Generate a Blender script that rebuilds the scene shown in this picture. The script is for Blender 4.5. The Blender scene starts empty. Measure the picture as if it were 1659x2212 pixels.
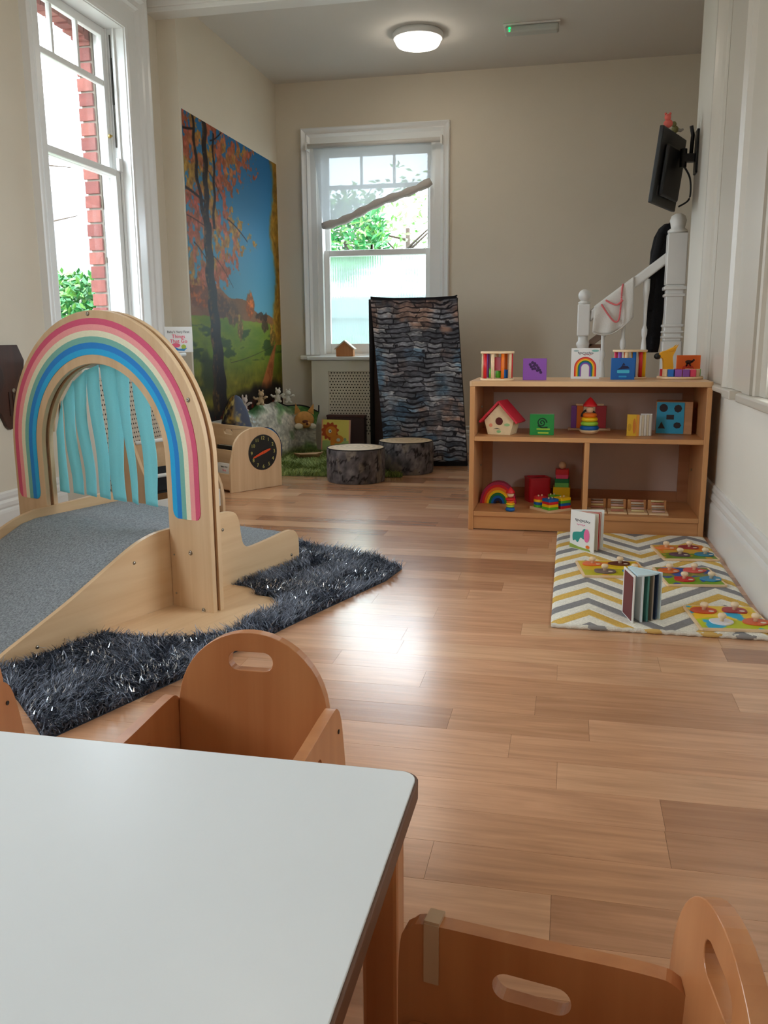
import bpy, bmesh, math, random
import numpy as np
from mathutils import Vector, Matrix
from mathutils.geometry import tessellate_polygon
S = bpy.context.scene
COL = S.collection
PI = math.pi
sin, cos = math.sin, math.cos
random.seed(7)

# ---------------------------------------------------------------- camera, world, lights, exposure
def look(yaw, pitch, roll):
    f = Vector((sin(yaw)*cos(pitch), cos(yaw)*cos(pitch), -sin(pitch)))
    r = Vector((cos(yaw), -sin(yaw), 0)); d = f.cross(r)
    rr = cos(roll)*r + sin(roll)*d; dd = -sin(roll)*r + cos(roll)*d
    m = Matrix((rr, -dd, -f)).transposed()
    return m.to_4x4()
cd = bpy.data.cameras.new('camera'); cam = bpy.data.objects.new('camera', cd); COL.objects.link(cam)
cam.matrix_world = Matrix.Translation((0, 0, 1.0)) @ look(-.2122, .198, .0069)
cd.sensor_fit = 'HORIZONTAL'; cd.sensor_width = 36; cd.lens = 36*1850/1659; cd.clip_start = .05; cd.clip_end = 200
cd.dof.use_dof = False
S.camera = cam

W = bpy.data.worlds.new('overcast'); S.world = W; W.use_nodes = True
wn = W.node_tree.nodes; wl = W.node_tree.links
bg = wn['Background']
tc = wn.new('ShaderNodeTexCoord'); sp = wn.new('ShaderNodeSeparateXYZ'); cr = wn.new('ShaderNodeValToRGB')
wl.new(tc.outputs['Generated'], sp.inputs[0]); wl.new(sp.outputs['Z'], cr.inputs[0]); wl.new(cr.outputs[0], bg.inputs[0])
cr.color_ramp.elements[0].position = 0; cr.color_ramp.elements[0].color = (.76, .88, .98, 1)
cr.color_ramp.elements[1].position = 1; cr.color_ramp.elements[1].color = (.84, .94, 1.0, 1)
bg.inputs[1].default_value = 18.0

def area(name, loc, size, power, color, rot=(0, 0, 0), portal=False, shape='RECTANGLE'):
    d = bpy.data.lights.new(name, 'AREA'); d.shape = shape; d.size = size[0]
    if shape == 'RECTANGLE': d.size_y = size[1]
    d.energy = power; d.color = color
    if portal: d.cycles.is_portal = True
    o = bpy.data.objects.new(name, d); COL.objects.link(o); o.location = loc; o.rotation_euler = rot
    return o
# portals (they only guide the sky's own light through the windows)
area('window_portal', (-3.1, 4.8, 1.95), (2.1, 1.1), 1, (1, 1, 1), (0, -PI/2, 0), True)
area('window_portal', (-3.1, .7, 1.95), (2.1, 1.6), 1, (1, 1, 1), (0, -PI/2, 0), True)
area('window_portal', (-1.72, 8.05, 1.8), (1.0, 2.0), 1, (1, 1, 1), (-PI/2, 0, 0), True)
area('window_portal', (1.1, 3.1, 1.85), (2.1, 1.2), 1, (1, 1, 1), (0, PI/2, 0), True)
VS = S.view_settings
VS.view_transform = 'Standard'; VS.look = 'None'; VS.gamma = 1; VS.use_curve_mapping = False
VS.exposure = -0.52
S.cycles.use_denoising = True
S.cycles.max_bounces = 10; S.cycles.diffuse_bounces = 6; S.cycles.transparent_max_bounces = 12
S.cycles.sample_clamp_indirect = 6
LAMP = 22.0

# ---------------------------------------------------------------- materials
def lin(c):
    return tuple(((v/255)/12.92 if v/255 <= .04045 else ((v/255+.055)/1.055)**2.4) for v in c)
_m = {}
def pm(name, rgb, rough=.5, metal=0, spec=.5, alpha=None, emit=None, noise=0, nscale=20, bump=0, bscale=200, stretch=(1, 1, 1), coat=0):
    if name in _m: return _m[name]
    m = bpy.data.materials.new(name); m.use_nodes = True; _m[name] = m
    n, l = m.node_tree.nodes, m.node_tree.links; b = n['Principled BSDF']
    c = lin(rgb); b.inputs['Base Color'].default_value = (*c, 1)
    b.inputs['Roughness'].default_value = rough; b.inputs['Metallic'].default_value = metal
    b.inputs['Specular IOR Level'].default_value = spec
    if coat: b.inputs['Coat Weight'].default_value = coat; b.inputs['Coat Roughness'].default_value = .15
    if emit: b.inputs['Emission Color'].default_value = (*lin(emit[0]), 1); b.inputs['Emission Strength'].default_value = emit[1]
    if noise or bump:
        t = n.new('ShaderNodeTexCoord'); mp = n.new('ShaderNodeMapping'); mp.inputs['Scale'].default_value = stretch
        l.new(t.outputs['Object'], mp.inputs[0])
    if noise:
        x = n.new('ShaderNodeTexNoise'); x.inputs['Scale'].default_value = nscale; x.inputs['Detail'].default_value = 5
        l.new(mp.outputs[0], x.inputs['Vector'])
        r = n.new('ShaderNodeValToRGB'); l.new(x.outputs[0], r.inputs[0])
        r.color_ramp.elements[0].position = .3; r.color_ramp.elements[1].position = .7
        r.color_ramp.elements[0].color = (*[v*(1-noise) for v in c], 1); r.color_ramp.elements[1].color = (*[min(1, v*(1+noise)) for v in c], 1)
        l.new(r.outputs[0], b.inputs['Base Color'])
    if bump:
        x = n.new('ShaderNodeTexNoise'); x.inputs['Scale'].default_value = bscale; l.new(mp.outputs[0], x.inputs['Vector'])
        bp = n.new('ShaderNodeBump'); bp.inputs['Strength'].default_value = bump; bp.inputs['Distance'].default_value = .01
        l.new(x.outputs[0], bp.inputs['Height']); l.new(bp.outputs[0], b.inputs['Normal'])
    return m
def wood(name, rgb, dark, rough=.4, axis='X', scale=1.0, contrast=1.0, coat=0.1):
    """fine straight grain along an axis of the object"""
    if name in _m: return _m[name]
    m = bpy.data.materials.new(name); m.use_nodes = True; _m[name] = m
    n, l = m.node_tree.nodes, m.node_tree.links; b = n['Principled BSDF']
    t = n.new('ShaderNodeTexCoord'); mp = n.new('ShaderNodeMapping'); l.new(t.outputs['Object'], mp.inputs[0])
    s = [28*scale]*3; s['XYZ'.index(axis)] = 1.6*scale; mp.inputs['Scale'].default_value = s
    x = n.new('ShaderNodeTexNoise'); x.inputs['Scale'].default_value = 1; x.inputs['Detail'].default_value = 6; x.inputs['Distortion'].default_value = .4
    l.new(mp.outputs[0], x.inputs['Vector'])
    r = n.new('ShaderNodeValToRGB'); l.new(x.outputs[0], r.inputs[0])
    r.color_ramp.elements[0].position = .5-.25/contrast; r.color_ramp.elements[1].position = .5+.25/contrast
    r.color_ramp.elements[0].color = (*lin(dark), 1); r.color_ramp.elements[1].color = (*lin(rgb), 1)
    l.new(r.outputs[0], b.inputs['Base Color'])
    b.inputs['Roughness'].default_value = rough; b.inputs['Coat Weight'].default_value = coat; b.inputs['Coat Roughness'].default_value = .2
    return m
def vcmat(name, rough=.6, spec=.3, bump=0):
    if name in _m: return _m[name]
    m = bpy.data.materials.new(name); m.use_nodes = True; _m[name] = m
    n, l = m.node_tree.nodes, m.node_tree.links; b = n['Principled BSDF']
    a = n.new('ShaderNodeVertexColor'); a.layer_name = 'print'; l.new(a.outputs[0], b.inputs['Base Color'])
    b.inputs['Roughness'].default_value = rough; b.inputs['Specular IOR Level'].default_value = spec
    return m
def glassmat(name, tint=(1, 1, 1), gloss=.08, translucent=0, rough=.02):
    m = bpy.data.materials.new(name); m.use_nodes = True; _m[name] = m
    n, l = m.node_tree.nodes, m.node_tree.links; n.remove(n['Principled BSDF']); out = n['Material Output']
    tr = n.new('ShaderNodeBsdfTransparent'); tr.inputs[0].default_value = (*tint, 1)
    g = n.new('ShaderNodeBsdfGlossy'); g.inputs['Roughness'].default_value = rough
    mx = n.new('ShaderNodeMixShader'); lw = n.new('ShaderNodeLayerWeight')
    pw = n.new('ShaderNodeMath'); pw.operation = 'POWER'; pw.inputs[1].default_value = 5; l.new(lw.outputs['Facing'], pw.inputs[0])
    ma = n.new('ShaderNodeMath'); ma.operation = 'MULTIPLY_ADD'; ma.inputs[1].default_value = .85; ma.inputs[2].default_value = .04; l.new(pw.outputs[0], ma.inputs[0])
    l.new(ma.outputs[0], mx.inputs[0]); l.new(tr.outputs[0], mx.inputs[1]); l.new(g.outputs[0], mx.inputs[2])
    l.new(mx.outputs[0], out.inputs[0]); return m

WHITE = pm('white_gloss_paint', (226, 224, 219), .3, noise=.02, nscale=3)
WALL = pm('magnolia_wall_paint', (217, 207, 189), .75, noise=.025, nscale=1.5, bump=.05, bscale=300)
CEIL = pm('ceiling_paint', (214, 210, 203), .85, noise=.02, nscale=1.2)
BIRCH = wood('birch_plywood', (228, 198, 160), (210, 174, 132), .38, 'Z', .8)
BIRCHX = wood('birch_plywood_long', (226, 194, 154), (208, 170, 128), .38, 'X', .8)
BEECH = wood('beech_board', (214, 158, 104), (192, 134, 84), .42, 'X', .8)
BEECHV = wood('beech_board_upright', (214, 158, 104), (192, 134, 84), .42, 'Z', .8)
BEECHLT = wood('pale_beech_edge', (226, 184, 138), (210, 164, 118), .4, 'X', .8)
CHAIRW = wood('chair_wood', (194, 132, 84), (172, 108, 64), .33, 'Z', .8, coat=.25)
NAT = pm('natural_toy_wood', (232, 200, 158), .5, noise=.06, nscale=40, stretch=(1, 1, 6))
PLY = pm('plywood_edge', (176, 128, 84), .55, noise=.15, nscale=60, stretch=(1, 1, 12))
STEEL = pm('screw_steel', (170, 165, 155), .3, 1)
BLACK = pm('black_plastic', (20, 19, 19), .5)
RED = pm('red_toy_paint', (214, 30, 38), .4); ORANGE = pm('orange_toy_paint', (240, 120, 30), .4)
YELLOW = pm('yellow_toy_paint', (248, 200, 20), .4); GREEN = pm('green_toy_paint', (90, 180, 40), .4)
DGREEN = pm('deep_green_toy_paint', (20, 120, 60), .4); BLUE = pm('blue_toy_paint', (0, 95, 175), .4)
PURPLE = pm('purple_toy_paint', (140, 80, 170), .4); PINK = pm('pink_toy_paint', (235, 70, 110), .4)
LIME = pm('lime_toy_paint', (160, 210, 60), .4); NAVY = pm('navy_ink', (20, 25, 70), .6)
PAPER = pm('white_book_card', (235, 235, 232), .45); PAGES = pm('page_edges', (225, 222, 212), .8)
INK = pm('black_ink', (25, 22, 25), .6)

# ---------------------------------------------------------------- mesh helpers
class G:
    def __init__(s): s.v = []; s.f = []; s.m = []; s.sm = []; s.mats = []; s.cur = 0
    def mat(s, m):
        if m not in s.mats: s.mats.append(m)
        s.cur = s.mats.index(m); return s
    def add(s, vs, fs, smooth=False):
        b = len(s.v); s.v += [tuple(p) for p in vs]
        for f in fs: s.f.append([i+b for i in f]); s.m.append(s.cur); s.sm.append(smooth)
        return s
    def box(s, a, b, M=None):
        (x0, y0, z0), (x1, y1, z1) = a, b
        vs = [(x0,y0,z0),(x1,y0,z0),(x1,y1,z0),(x0,y1,z0),(x0,y0,z1),(x1,y0,z1),(x1,y1,z1),(x0,y1,z1)]
        if M: vs = [M @ Vector(p) for p in vs]
        return s.add(vs, [(0,3,2,1),(4,5,6,7),(0,1,5,4),(1,2,6,5),(2,3,7,6),(3,0,4,7)])
    def prism(s, pts, a, b, M=None, holes=(), smooth=False):
        """outline pts (x,y) raised from z=a to z=b, then moved by M"""
        loops = [[Vector((p[0], p[1], 0)) for p in pts]] + [[Vector((p[0], p[1], 0)) for p in h] for h in holes]
        def sa(L): return sum(L[i].x*L[(i+1) % len(L)].y - L[(i+1) % len(L)].x*L[i].y for i in range(len(L)))
        if sa(loops[0]) < 0: loops[0].reverse()
        for h in loops[1:]:
            if sa(h) > 0: h.reverse()
        flat = [p for L in loops for p in L]; n = len(flat)
        if len(loops) == 1 and len(pts) <= 4: tris = [tuple(range(n))]
        else:
            tris = []
            for t in tessellate_polygon(loops):
                A, B, Cc = (flat[i] for i in t)
                ar = (B-A).cross(Cc-A).z
                if abs(ar) < 1e-12: continue
                tris.append(t if ar > 0 else t[::-1])
        vs = [(p.x, p.y, a) for p in flat] + [(p.x, p.y, b) for p in flat]
        if M: vs = [M @ Vector(p) for p in vs]
        fs = [tuple(reversed(t)) for t in tris] + [tuple(i+n for i in t) for t in tris]
        s.add(vs, fs); base = len(s.v)-2*n; o = 0
        for L in loops:
            k = len(L)
            for i in range(k):
                s.f.append([base+o+i, base+o+(i+1) % k, base+o+(i+1) % k+n, base+o+i+n]); s.m.append(s.cur); s.sm.append(smooth)
            o += k
        return s
    def lathe(s, prof, n=24, M=None, smooth=True):
        vs = [(r*cos(2*PI*k/n), r*sin(2*PI*k/n), z) for r, z in prof for k in range(n)]
        if M: vs = [M @ Vector(p) for p in vs]
        fs = []
        for j in range(len(prof)-1):
            for k in range(n): fs.append((j*n+k, j*n+(k+1) % n, (j+1)*n+(k+1) % n, (j+1)*n+k))
        s.add(vs, fs, smooth)
        b = len(s.v)-len(vs)
        if prof[0][0] > 1e-6: s.f.append([b+k for k in range(n)][::-1]); s.m.append(s.cur); s.sm.append(False)
        if prof[-1][0] > 1e-6: s.f.append([b+(len(prof)-1)*n+k for k in range(n)]); s.m.append(s.cur); s.sm.append(False)
        return s
    def cyl(s, r, z0, z1, n=24, M=None): return s.lathe([(r, z0), (r, z1)], n, M)
    def ball(s, c, r, n=16, k=10, sc=(1, 1, 1), M=None):
        m = Matrix.Translation(c) @ Matrix.Diagonal((*sc, 1))
        if M: m = M @ m
        pr = [(max(r*sin(PI*i/k), 1e-5), -r*cos(PI*i/k)) for i in range(k+1)]
        pr[0] = (1e-7, -r); pr[-1] = (1e-7, r)
        return s.lathe(pr, n, m)
    def tube(s, pts, r, n=8, closed=False):
        P = [Vector(p) for p in pts]; R = r if hasattr(r, '__len__') else [r]*len(P); vs = []; up = Vector((0, 0, 1)); N = len(P)
        for i, p in enumerate(P):
            t = (P[(i+1) % N]-P[i-1]) if closed else (P[min(i+1, N-1)]-P[max(i-1, 0)])
            t.normalize(); u = up if abs(t.z) < .95 else Vector((1, 0, 0))
            a = t.cross(u).normalized(); b = a.cross(t)
            vs += [p+R[i]*(cos(2*PI*k/n)*a+sin(2*PI*k/n)*b) for k in range(n)]
        fs = [(i*n+k, i*n+(k+1) % n, ((i+1) % N)*n+(k+1) % n, ((i+1) % N)*n+k) for i in range(N if closed else N-1) for k in range(n)]
        if not closed: fs += [tuple(range(n))[::-1], tuple((N-1)*n+k for k in range(n))]
        return s.add(vs, fs, True)
    def band(s, r0, r1, a0, a1, y0, y1, n=32, M=None):
        """arc band in the XZ plane, thick from y0 to y1"""
        pts = [(r1*cos(a0+(a1-a0)*i/n), r1*sin(a0+(a1-a0)*i/n)) for i in range(n+1)]
        pts += [(r0*cos(a1-(a1-a0)*i/n), r0*sin(a1-(a1-a0)*i/n)) for i in range(n+1)]
        return s.prism(pts, y0, y1, (M or Matrix()) @ XZ)
XZ = Matrix(((1, 0, 0, 0), (0, 0, 1, 0), (0, 1, 0, 0), (0, 0, 0, 1)))      # (x,y,z)->(x,z,y): outline stands upright, facing -Y
YZ = Matrix(((0, 0, 1, 0), (1, 0, 0, 0), (0, 1, 0, 0), (0, 0, 0, 1)))      # outline (y,z), thickness along X
def T(x=0, y=0, z=0, rz=0, rx=0, ry=0):
    return Matrix.Translation((x, y, z)) @ Matrix.Rotation(rz, 4, 'Z') @ Matrix.Rotation(ry, 4, 'Y') @ Matrix.Rotation(rx, 4, 'X')
def ob(name, g, mat=None, parent=None, loc=None, rz=0, bevel=0, seg=2, label=None, M=None, kind=None, recalc=True):
    me = bpy.data.meshes.new(name); me.from_pydata(g.v, [], g.f)
    ms = g.mats if g.mats else []
    if mat is not None and not ms: ms = [mat]
    for m in ms: me.materials.append(m)
    me.polygons.foreach_set('material_index', g.m); me.polygons.foreach_set('use_smooth', g.sm)
    if recalc:
        b = bmesh.new(); b.from_mesh(me); bmesh.ops.recalc_face_normals(b, faces=b.faces); b.to_mesh(me); b.free()
    me.update()
    o = bpy.data.objects.new(name, me); COL.objects.link(o)
    if parent: o.parent = parent
    if M is not None: o.matrix_local = M
    if loc: o.location = loc
    if rz: o.rotation_euler.z = rz
    if bevel:
        bv = o.modifiers.new('soft_edges', 'BEVEL'); bv.width = bevel; bv.segments = seg; bv.limit_method = 'ANGLE'; bv.angle_limit = .7
    if label: o['label'] = label
    if kind: o['kind'] = kind
    return o
def tag(o, label, cat, group=None):
    o['label'] = label; o['category'] = cat
    if group: o['group'] = group
    return o
def thing(name, label, cat, loc=(0, 0, 0), rz=0, group=None, M=None):
    o = bpy.data.objects.new(name, None); COL.objects.link(o); o.empty_display_size = .05
    if M is not None: o.matrix_world = M
    else: o.location = loc; o.rotation_euler.z = rz
    return tag(o, label, cat, group)
def struct(name, g, mat=None, **k):
    o = ob(name, g, mat, **k)
    if not k.get('parent'): o['kind'] = 'structure'
    return o
def copy_tree(o, parent=None):
    c = o.copy(); COL.objects.link(c)
    if parent: c.parent = parent
    for ch in list(o.children): copy_tree(ch, c)
    return c
def text(body, size, mat, parent, M, ext=.0004, name='lettering', align='CENTER', sx=1):
    c = bpy.data.curves.new(name, 'FONT'); c.body = body; c.size = size; c.extrude = ext; c.align_x = align; c.align_y = 'CENTER'; c.resolution_u = 3
    tmp = bpy.data.objects.new(name, c); COL.objects.link(tmp); bpy.context.view_layer.update()
    me = bpy.data.meshes.new_from_object(tmp.evaluated_get(bpy.context.evaluated_depsgraph_get())); bpy.data.objects.remove(tmp); bpy.data.curves.remove(c)
    me.materials.clear(); me.materials.append(mat)
    o = bpy.data.objects.new(name, me); COL.objects.link(o); o.parent = parent; o.matrix_local = M @ Matrix.Diagonal((sx, 1, 1, 1))
    return o
UP = Matrix.Rotation(PI/2, 4, 'X')   # text lying in XY -> standing, facing -Y
def rrect(w, h, r, n=5, cx=0, cy=0):
    p = []
    for (sx, sy, a) in ((1, 1, 0), (-1, 1, PI/2), (-1, -1, PI), (1, -1, 1.5*PI)):
        for i in range(n+1):
            t = a+PI/2*i/n; p.append((cx+sx*(w/2-r)+r*cos(t), cy+sy*(h/2-r)+r*sin(t)))
    return p
def ell(rx, ry, n=20, cx=0, cy=0): return [(cx+rx*cos(2*PI*i/n), cy+ry*sin(2*PI*i/n)) for i in range(n)]
def smooth_pts(pts, k=3, closed=False):
    """Catmull-Rom through the points"""
    P = [Vector((*p, 0)) if len(p) == 2 else Vector(p) for p in pts]; N = len(P); out = []
    for i in range(N if closed else N-1):
        a, b, c, d = (P[(i-1) % N] if closed else P[max(i-1, 0)]), P[i], P[(i+1) % N], (P[(i+2) % N] if closed else P[min(i+2, N-1)])
        for j in range(k):
            t = j/k; q = .5*((2*b)+(c-a)*t+(2*a-5*b+4*c-d)*t*t+(3*b-a-3*c+d)*t**3)
            out.append((q.x, q.y) if len(pts[0]) == 2 else tuple(q))
    if not closed: out.append(tuple(pts[-1]))
    return out
# numpy noise for printed pictures
def vnoise(U, V, s, seed=0):
    x = U*s[0]; y = V*s[1]; xi = np.floor(x).astype(int); yi = np.floor(y).astype(int); fx = x-xi; fy = y-yi
    fx = fx*fx*(3-2*fx); fy = fy*fy*(3-2*fy)
    def h(a, b):
        q = np.sin(a*127.1+b*311.7+seed*74.7)*43758.5453; return q-np.floor(q)
    return (h(xi, yi)*(1-fx)+h(xi+1, yi)*fx)*(1-fy)+(h(xi, yi+1)*(1-fx)+h(xi+1, yi+1)*fx)*fy
def fbm(U, V, s, o=4, seed=0):
    r = 0; a = .5; t = 0
    for i in range(o): r = r+a*vnoise(U, V, (s[0]*2**i, s[1]*2**i), seed+i*13); t += a; a *= .55
    return r/t
def mixc(A, B, t):
    t = np.clip(t, 0, 1)[..., None]; return A*(1-t)+np.array(B, float)*t
def painted(name, corners, nx, ny, fn, mat, parent=None, fold=None, thick=None, label=None, kind=None):
    """grid between four corners (BL, BR, TR, TL) carrying a printed picture as colour attribute"""
    c = [np.array(p, float) for p in corners]
    u = np.linspace(0, 1, nx+1); v = np.linspace(0, 1, ny+1); U, V = np.meshgrid(u, v)
    P = (c[0]*((1-U)*(1-V))[..., None]+c[1]*(U*(1-V))[..., None]+c[2]*(U*V)[..., None]+c[3]*((1-U)*V)[..., None])
    if fold is not None: P = P+fold(U, V)
    rgb = np.clip(fn(U, V), 0, 255)/255.; rl = np.where(rgb <= .04045, rgb/12.92, ((rgb+.055)/1.055)**2.4)
    me = bpy.data.meshes.new(name); nv = (nx+1)*(ny+1)
    i = np.arange(nx)[None, :]+np.arange(ny)[:, None]*(nx+1); i = i.ravel()
    q = np.stack([i, i+1, i+nx+2, i+nx+1], 1)
    me.vertices.add(nv); me.vertices.foreach_set('co', P.reshape(-1)); me.loops.add(q.size); me.loops.foreach_set('vertex_index', q.ravel())
    me.polygons.add(len(q)); me.polygons.foreach_set('loop_start', np.arange(len(q))*4); me.polygons.foreach_set('loop_total', np.full(len(q), 4))
    me.update(calc_edges=True); me.polygons.foreach_set('use_smooth', np.ones(len(q), bool))
    at = me.color_attributes.new('print', 'FLOAT_COLOR', 'POINT')
    at.data.foreach_set('color', np.concatenate([rl, np.ones(rl.shape[:2]+(1,))], 2).reshape(-1)); me.materials.append(mat)
    o = bpy.data.objects.new(name, me); COL.objects.link(o)
    if parent: o.parent = parent
    if thick: sm = o.modifiers.new('thickness', 'SOLIDIFY'); sm.thickness = thick; sm.offset = 0
    if label: o['label'] = label
    return o
def sgn_ell(U, V, cx, cy, rx, ry): return 1-((U-cx)/rx)**2-((V-cy)/ry)**2

# ---------------------------------------------------------------- room shell
CH = 3.2
g = G().prism([(-2.6, 0), (5.72, 0), (5.72, CH), (-2.6, CH)], -2.95, -2.75, YZ, holes=[[(4.34, .90), (5.27, .90), (5.27, 2.89), (4.34, 2.89)], [(-.1, .90), (1.5, .90), (1.5, 2.89), (-.1, 2.89)]])
g.box((-2.95, 5.72, 0), (-2.612, 7.9, CH))
struct('wall_left', g, WALL)
g = G().prism([(-2.612, 0), (2.4, 0), (2.4, CH), (-2.612, CH)], 7.7, 7.9, XZ, holes=[[(-2.25, .84), (-1.19, .84), (-1.19, 2.69), (-2.25, 2.69)]])
struct('wall_back', g, WALL)
g = G().prism([(-2.6, 0), (6.15, 0), (6.15, CH), (-2.6, CH)], .74, .92, YZ, holes=[[(2.55, .77), (3.5, .77), (3.5, 2.75), (2.55, 2.75)]])
struct('wall_right', g, pm('off_white_wall_paint', (222, 216, 204), .7, noise=.02, nscale=1.5))
struct('wall_alcove', G().box((2.2, 6.0, 0), (2.4, 7.9, CH)).box((.92, 5.95, 0), (2.4, 6.15, CH)), WALL)
struct('wall_near', G().box((-2.95, -2.8, 0), (.92, -2.6, CH)), WALL)
struct('ceiling', G().box((-2.95, -2.8, CH), (2.4, 7.9, CH+.12)), CEIL)
g = G().box((-2.75, 5.585, 3.075), (.74, 5.72, CH-.001)).box((-2.75, 5.565, 3.10), (.74, 5.585, CH-.001))
struct('trim_1', g, WHITE, bevel=.004)

# floor: a parting of plank-printed sheet over a dark base; every plank a piece of its own
def plank_mat():
    m = bpy.data.materials.new('oak_effect_planks'); m.use_nodes = True; n, l = m.node_tree.nodes, m.node_tree.links; b = n['Principled BSDF']
    t = n.new('ShaderNodeTexCoord'); at = n.new('ShaderNodeAttribute'); at.attribute_name = 'tone'
    cb = n.new('ShaderNodeCombineXYZ'); ml = n.new('ShaderNodeMath'); ml.operation = 'MULTIPLY'; ml.inputs[1].default_value = 37
    l.new(at.outputs['Fac'], ml.inputs[0]); l.new(ml.outputs[0], cb.inputs['Z']); l.new(ml.outputs[0], cb.inputs['X'])
    ad = n.new('ShaderNodeVectorMath'); ad.operation = 'ADD'; l.new(t.outputs['Object'], ad.inputs[0]); l.new(cb.outputs[0], ad.inputs[1])
    def nz(scale, det, dist):
        mp = n.new('ShaderNodeMapping'); mp.inputs['Scale'].default_value = scale; l.new(ad.outputs[0], mp.inputs[0])
        x = n.new('ShaderNodeTexNoise'); x.inputs['Scale'].default_value = 1; x.inputs['Detail'].default_value = det; x.inputs['Distortion'].default_value = dist
        l.new(mp.outputs[0], x.inputs['Vector']); return x
    a = nz((1.5, 12, 1), 4, 2.2); f = nz((4, 90, 1), 3, .5)
    base = n.new('ShaderNodeValToRGB'); l.new(at.outputs['Fac'], base.inputs[0]); e = base.color_ramp.elements
    e[0].position = 0; e[0].color = (*lin((166, 116, 84)), 1); e[1].position = 1; e[1].color = (*lin((220, 174, 136)), 1)
    k = e.new(.35); k.color = (*lin((196, 145, 108)), 1); k = e.new(.7); k.color = (*lin((207, 156, 120)), 1)
    r = n.new('ShaderNodeValToRGB'); l.new(a.outputs[0], r.inputs[0]); r.color_ramp.elements[0].position = .32; r.color_ramp.elements[1].position = .7
    r.color_ramp.elements[0].color = (.84, .81, .78, 1); r.color_ramp.elements[1].color = (1.07, 1.06, 1.05, 1)
    r2 = n.new('ShaderNodeValToRGB'); l.new(f.outputs[0], r2.inputs[0]); r2.color_ramp.elements[0].position = .3; r2.color_ramp.elements[1].position = .65
    r2.color_ramp.elements[0].color = (.90, .89, .87, 1); r2.color_ramp.elements[1].color = (1.04, 1.04, 1.04, 1)
    m1 = n.new('ShaderNodeMixRGB'); m1.blend_type = 'MULTIPLY'; m1.inputs[0].default_value = 1; l.new(base.outputs[0], m1.inputs[1]); l.new(r.outputs[0], m1.inputs[2])
    m2 = n.new('ShaderNodeMixRGB'); m2.blend_type = 'MULTIPLY'; m2.inputs[0].default_value = 1; l.new(m1.outputs[0], m2.inputs[1]); l.new(r2.outputs[0], m2.inputs[2])
    l.new(m2.outputs[0], b.inputs['Base Color']); b.inputs['Roughness'].default_value = .25; b.inputs['Specular IOR Level'].default_value = .6; b.inputs['Coat Weight'].default_value = .45; b.inputs['Coat Roughness'].default_value = .2
    bp = n.new('ShaderNodeBump'); bp.inputs['Strength'].default_value = .12; bp.inputs['Distance'].default_value = .002; l.new(f.outputs[0], bp.inputs['Height']); l.new(bp.outputs[0], b.inputs['Normal'])
    return m
PLANK = plank_mat()
floor = struct('floor', G().box((-2.95, -2.8, -.1), (2.4, 7.9, -.0035)), pm('floor_backing', (96, 62, 40), .8))
def plank_mesh(rects):
    g = G(); tones = []
    for (x0, y0, x1, y1, t) in rects:
        q = .0003; g.box((x0+q, y0+q, -.0034), (x1-q, y1-q, 0)); tones += [t]*6
    me = bpy.data.meshes.new('plank'); me.from_pydata(g.v, [], g.f); a = me.attributes.new('tone', 'FLOAT', 'FACE')
    a.data.foreach_set('value', tones); me.materials.append(PLANK); return me
rng = random.Random(3); near_p = []; rest = []
known = {4: [-.006], 3: [.486, -.40], 1: [.081, -.284], -1: [.003], -2: [.227, -1.1], -4: [-.237]}
for k in range(-36, 45):
    y0 = 1.948+.1285*k; y1 = y0+.1285
    if y0 > 7.7: break
    y1 = min(y1, 7.7); xe = .74 if y0 < 6.15 else 2.2
    js = sorted(known.get(k, [])); x = -2.75-rng.random()*.9; cuts = []
    if js:
        cuts = list(js); a = js[0]
        while a > -2.75: a -= .56+.5*rng.random(); cuts.append(a)
        a = js[-1]
        while a < xe: a += .56+.5*rng.random(); cuts.append(a)
    else:
        while x < xe+1: cuts.append(x); x += .56+.5*rng.random()
    cuts = sorted(c for c in cuts if -2.72 < c < xe-.02); cuts = [-2.75]+cuts+[xe]
    for a, b in zip(cuts[:-1], cuts[1:]):
        r = (a, y0, b, y1, rng.random())
        vis = y0 > .75 and b > -.28*y0-1.0 and not (y0 < 1.0 and b < 0) and not (y0 > 7.4)
        (near_p if vis else rest).append(r)
near_p.sort(key=lambda r: r[1]); rest += near_p[300:]; near_p = near_p[:300]
for r in near_p:
    me = plank_mesh([r]); o = bpy.data.objects.new('plank', me); COL.objects.link(o); o.parent = floor
o = bpy.data.objects.new('planks_beyond', plank_mesh(rest)); COL.objects.link(o); o.parent = floor; o['kind'] = 'stuff'

# skirting boards
def skirt(name, p0, p1, h=.27):
    """p0->p1 along the floor, the room on the left hand side of that direction"""
    a = Vector((*p0, 0)); b = Vector((*p1, 0)); d = (b-a).normalized(); n = Vector((-d.y, d.x, 0))
    prof = [(0, 0), (.022, 0), (.022, h*.62), (.019, h*.66), (.012, h*.69), (.018, h*.73), (.018, h*.80), (.010, h*.85), (.014, h*.9), (.012, h*.97), (.006, h), (0, h)]
    vs = [a+n*t+Vector((0, 0, z)) for t, z in prof]+[b+n*t+Vector((0, 0, z)) for t, z in prof]; k = len(prof)
    g = G().add(vs, [(i, i+1, k+i+1, k+i) for i in range(k-1)]+[tuple(range(k)), tuple(range(k, 2*k))])
    struct(name, g, WHITE)
skirt('baseboard_left', (-2.75, 5.72), (-2.75, -2.6)); skirt('baseboard_mural', (-2.612, 7.7), (-2.612, 5.72), .24)
skirt('baseboard_right', (.74, -2.6), (.74, 6.15)); skirt('baseboard_back', (.9, 7.7), (-1.0, 7.7), .24)

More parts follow.
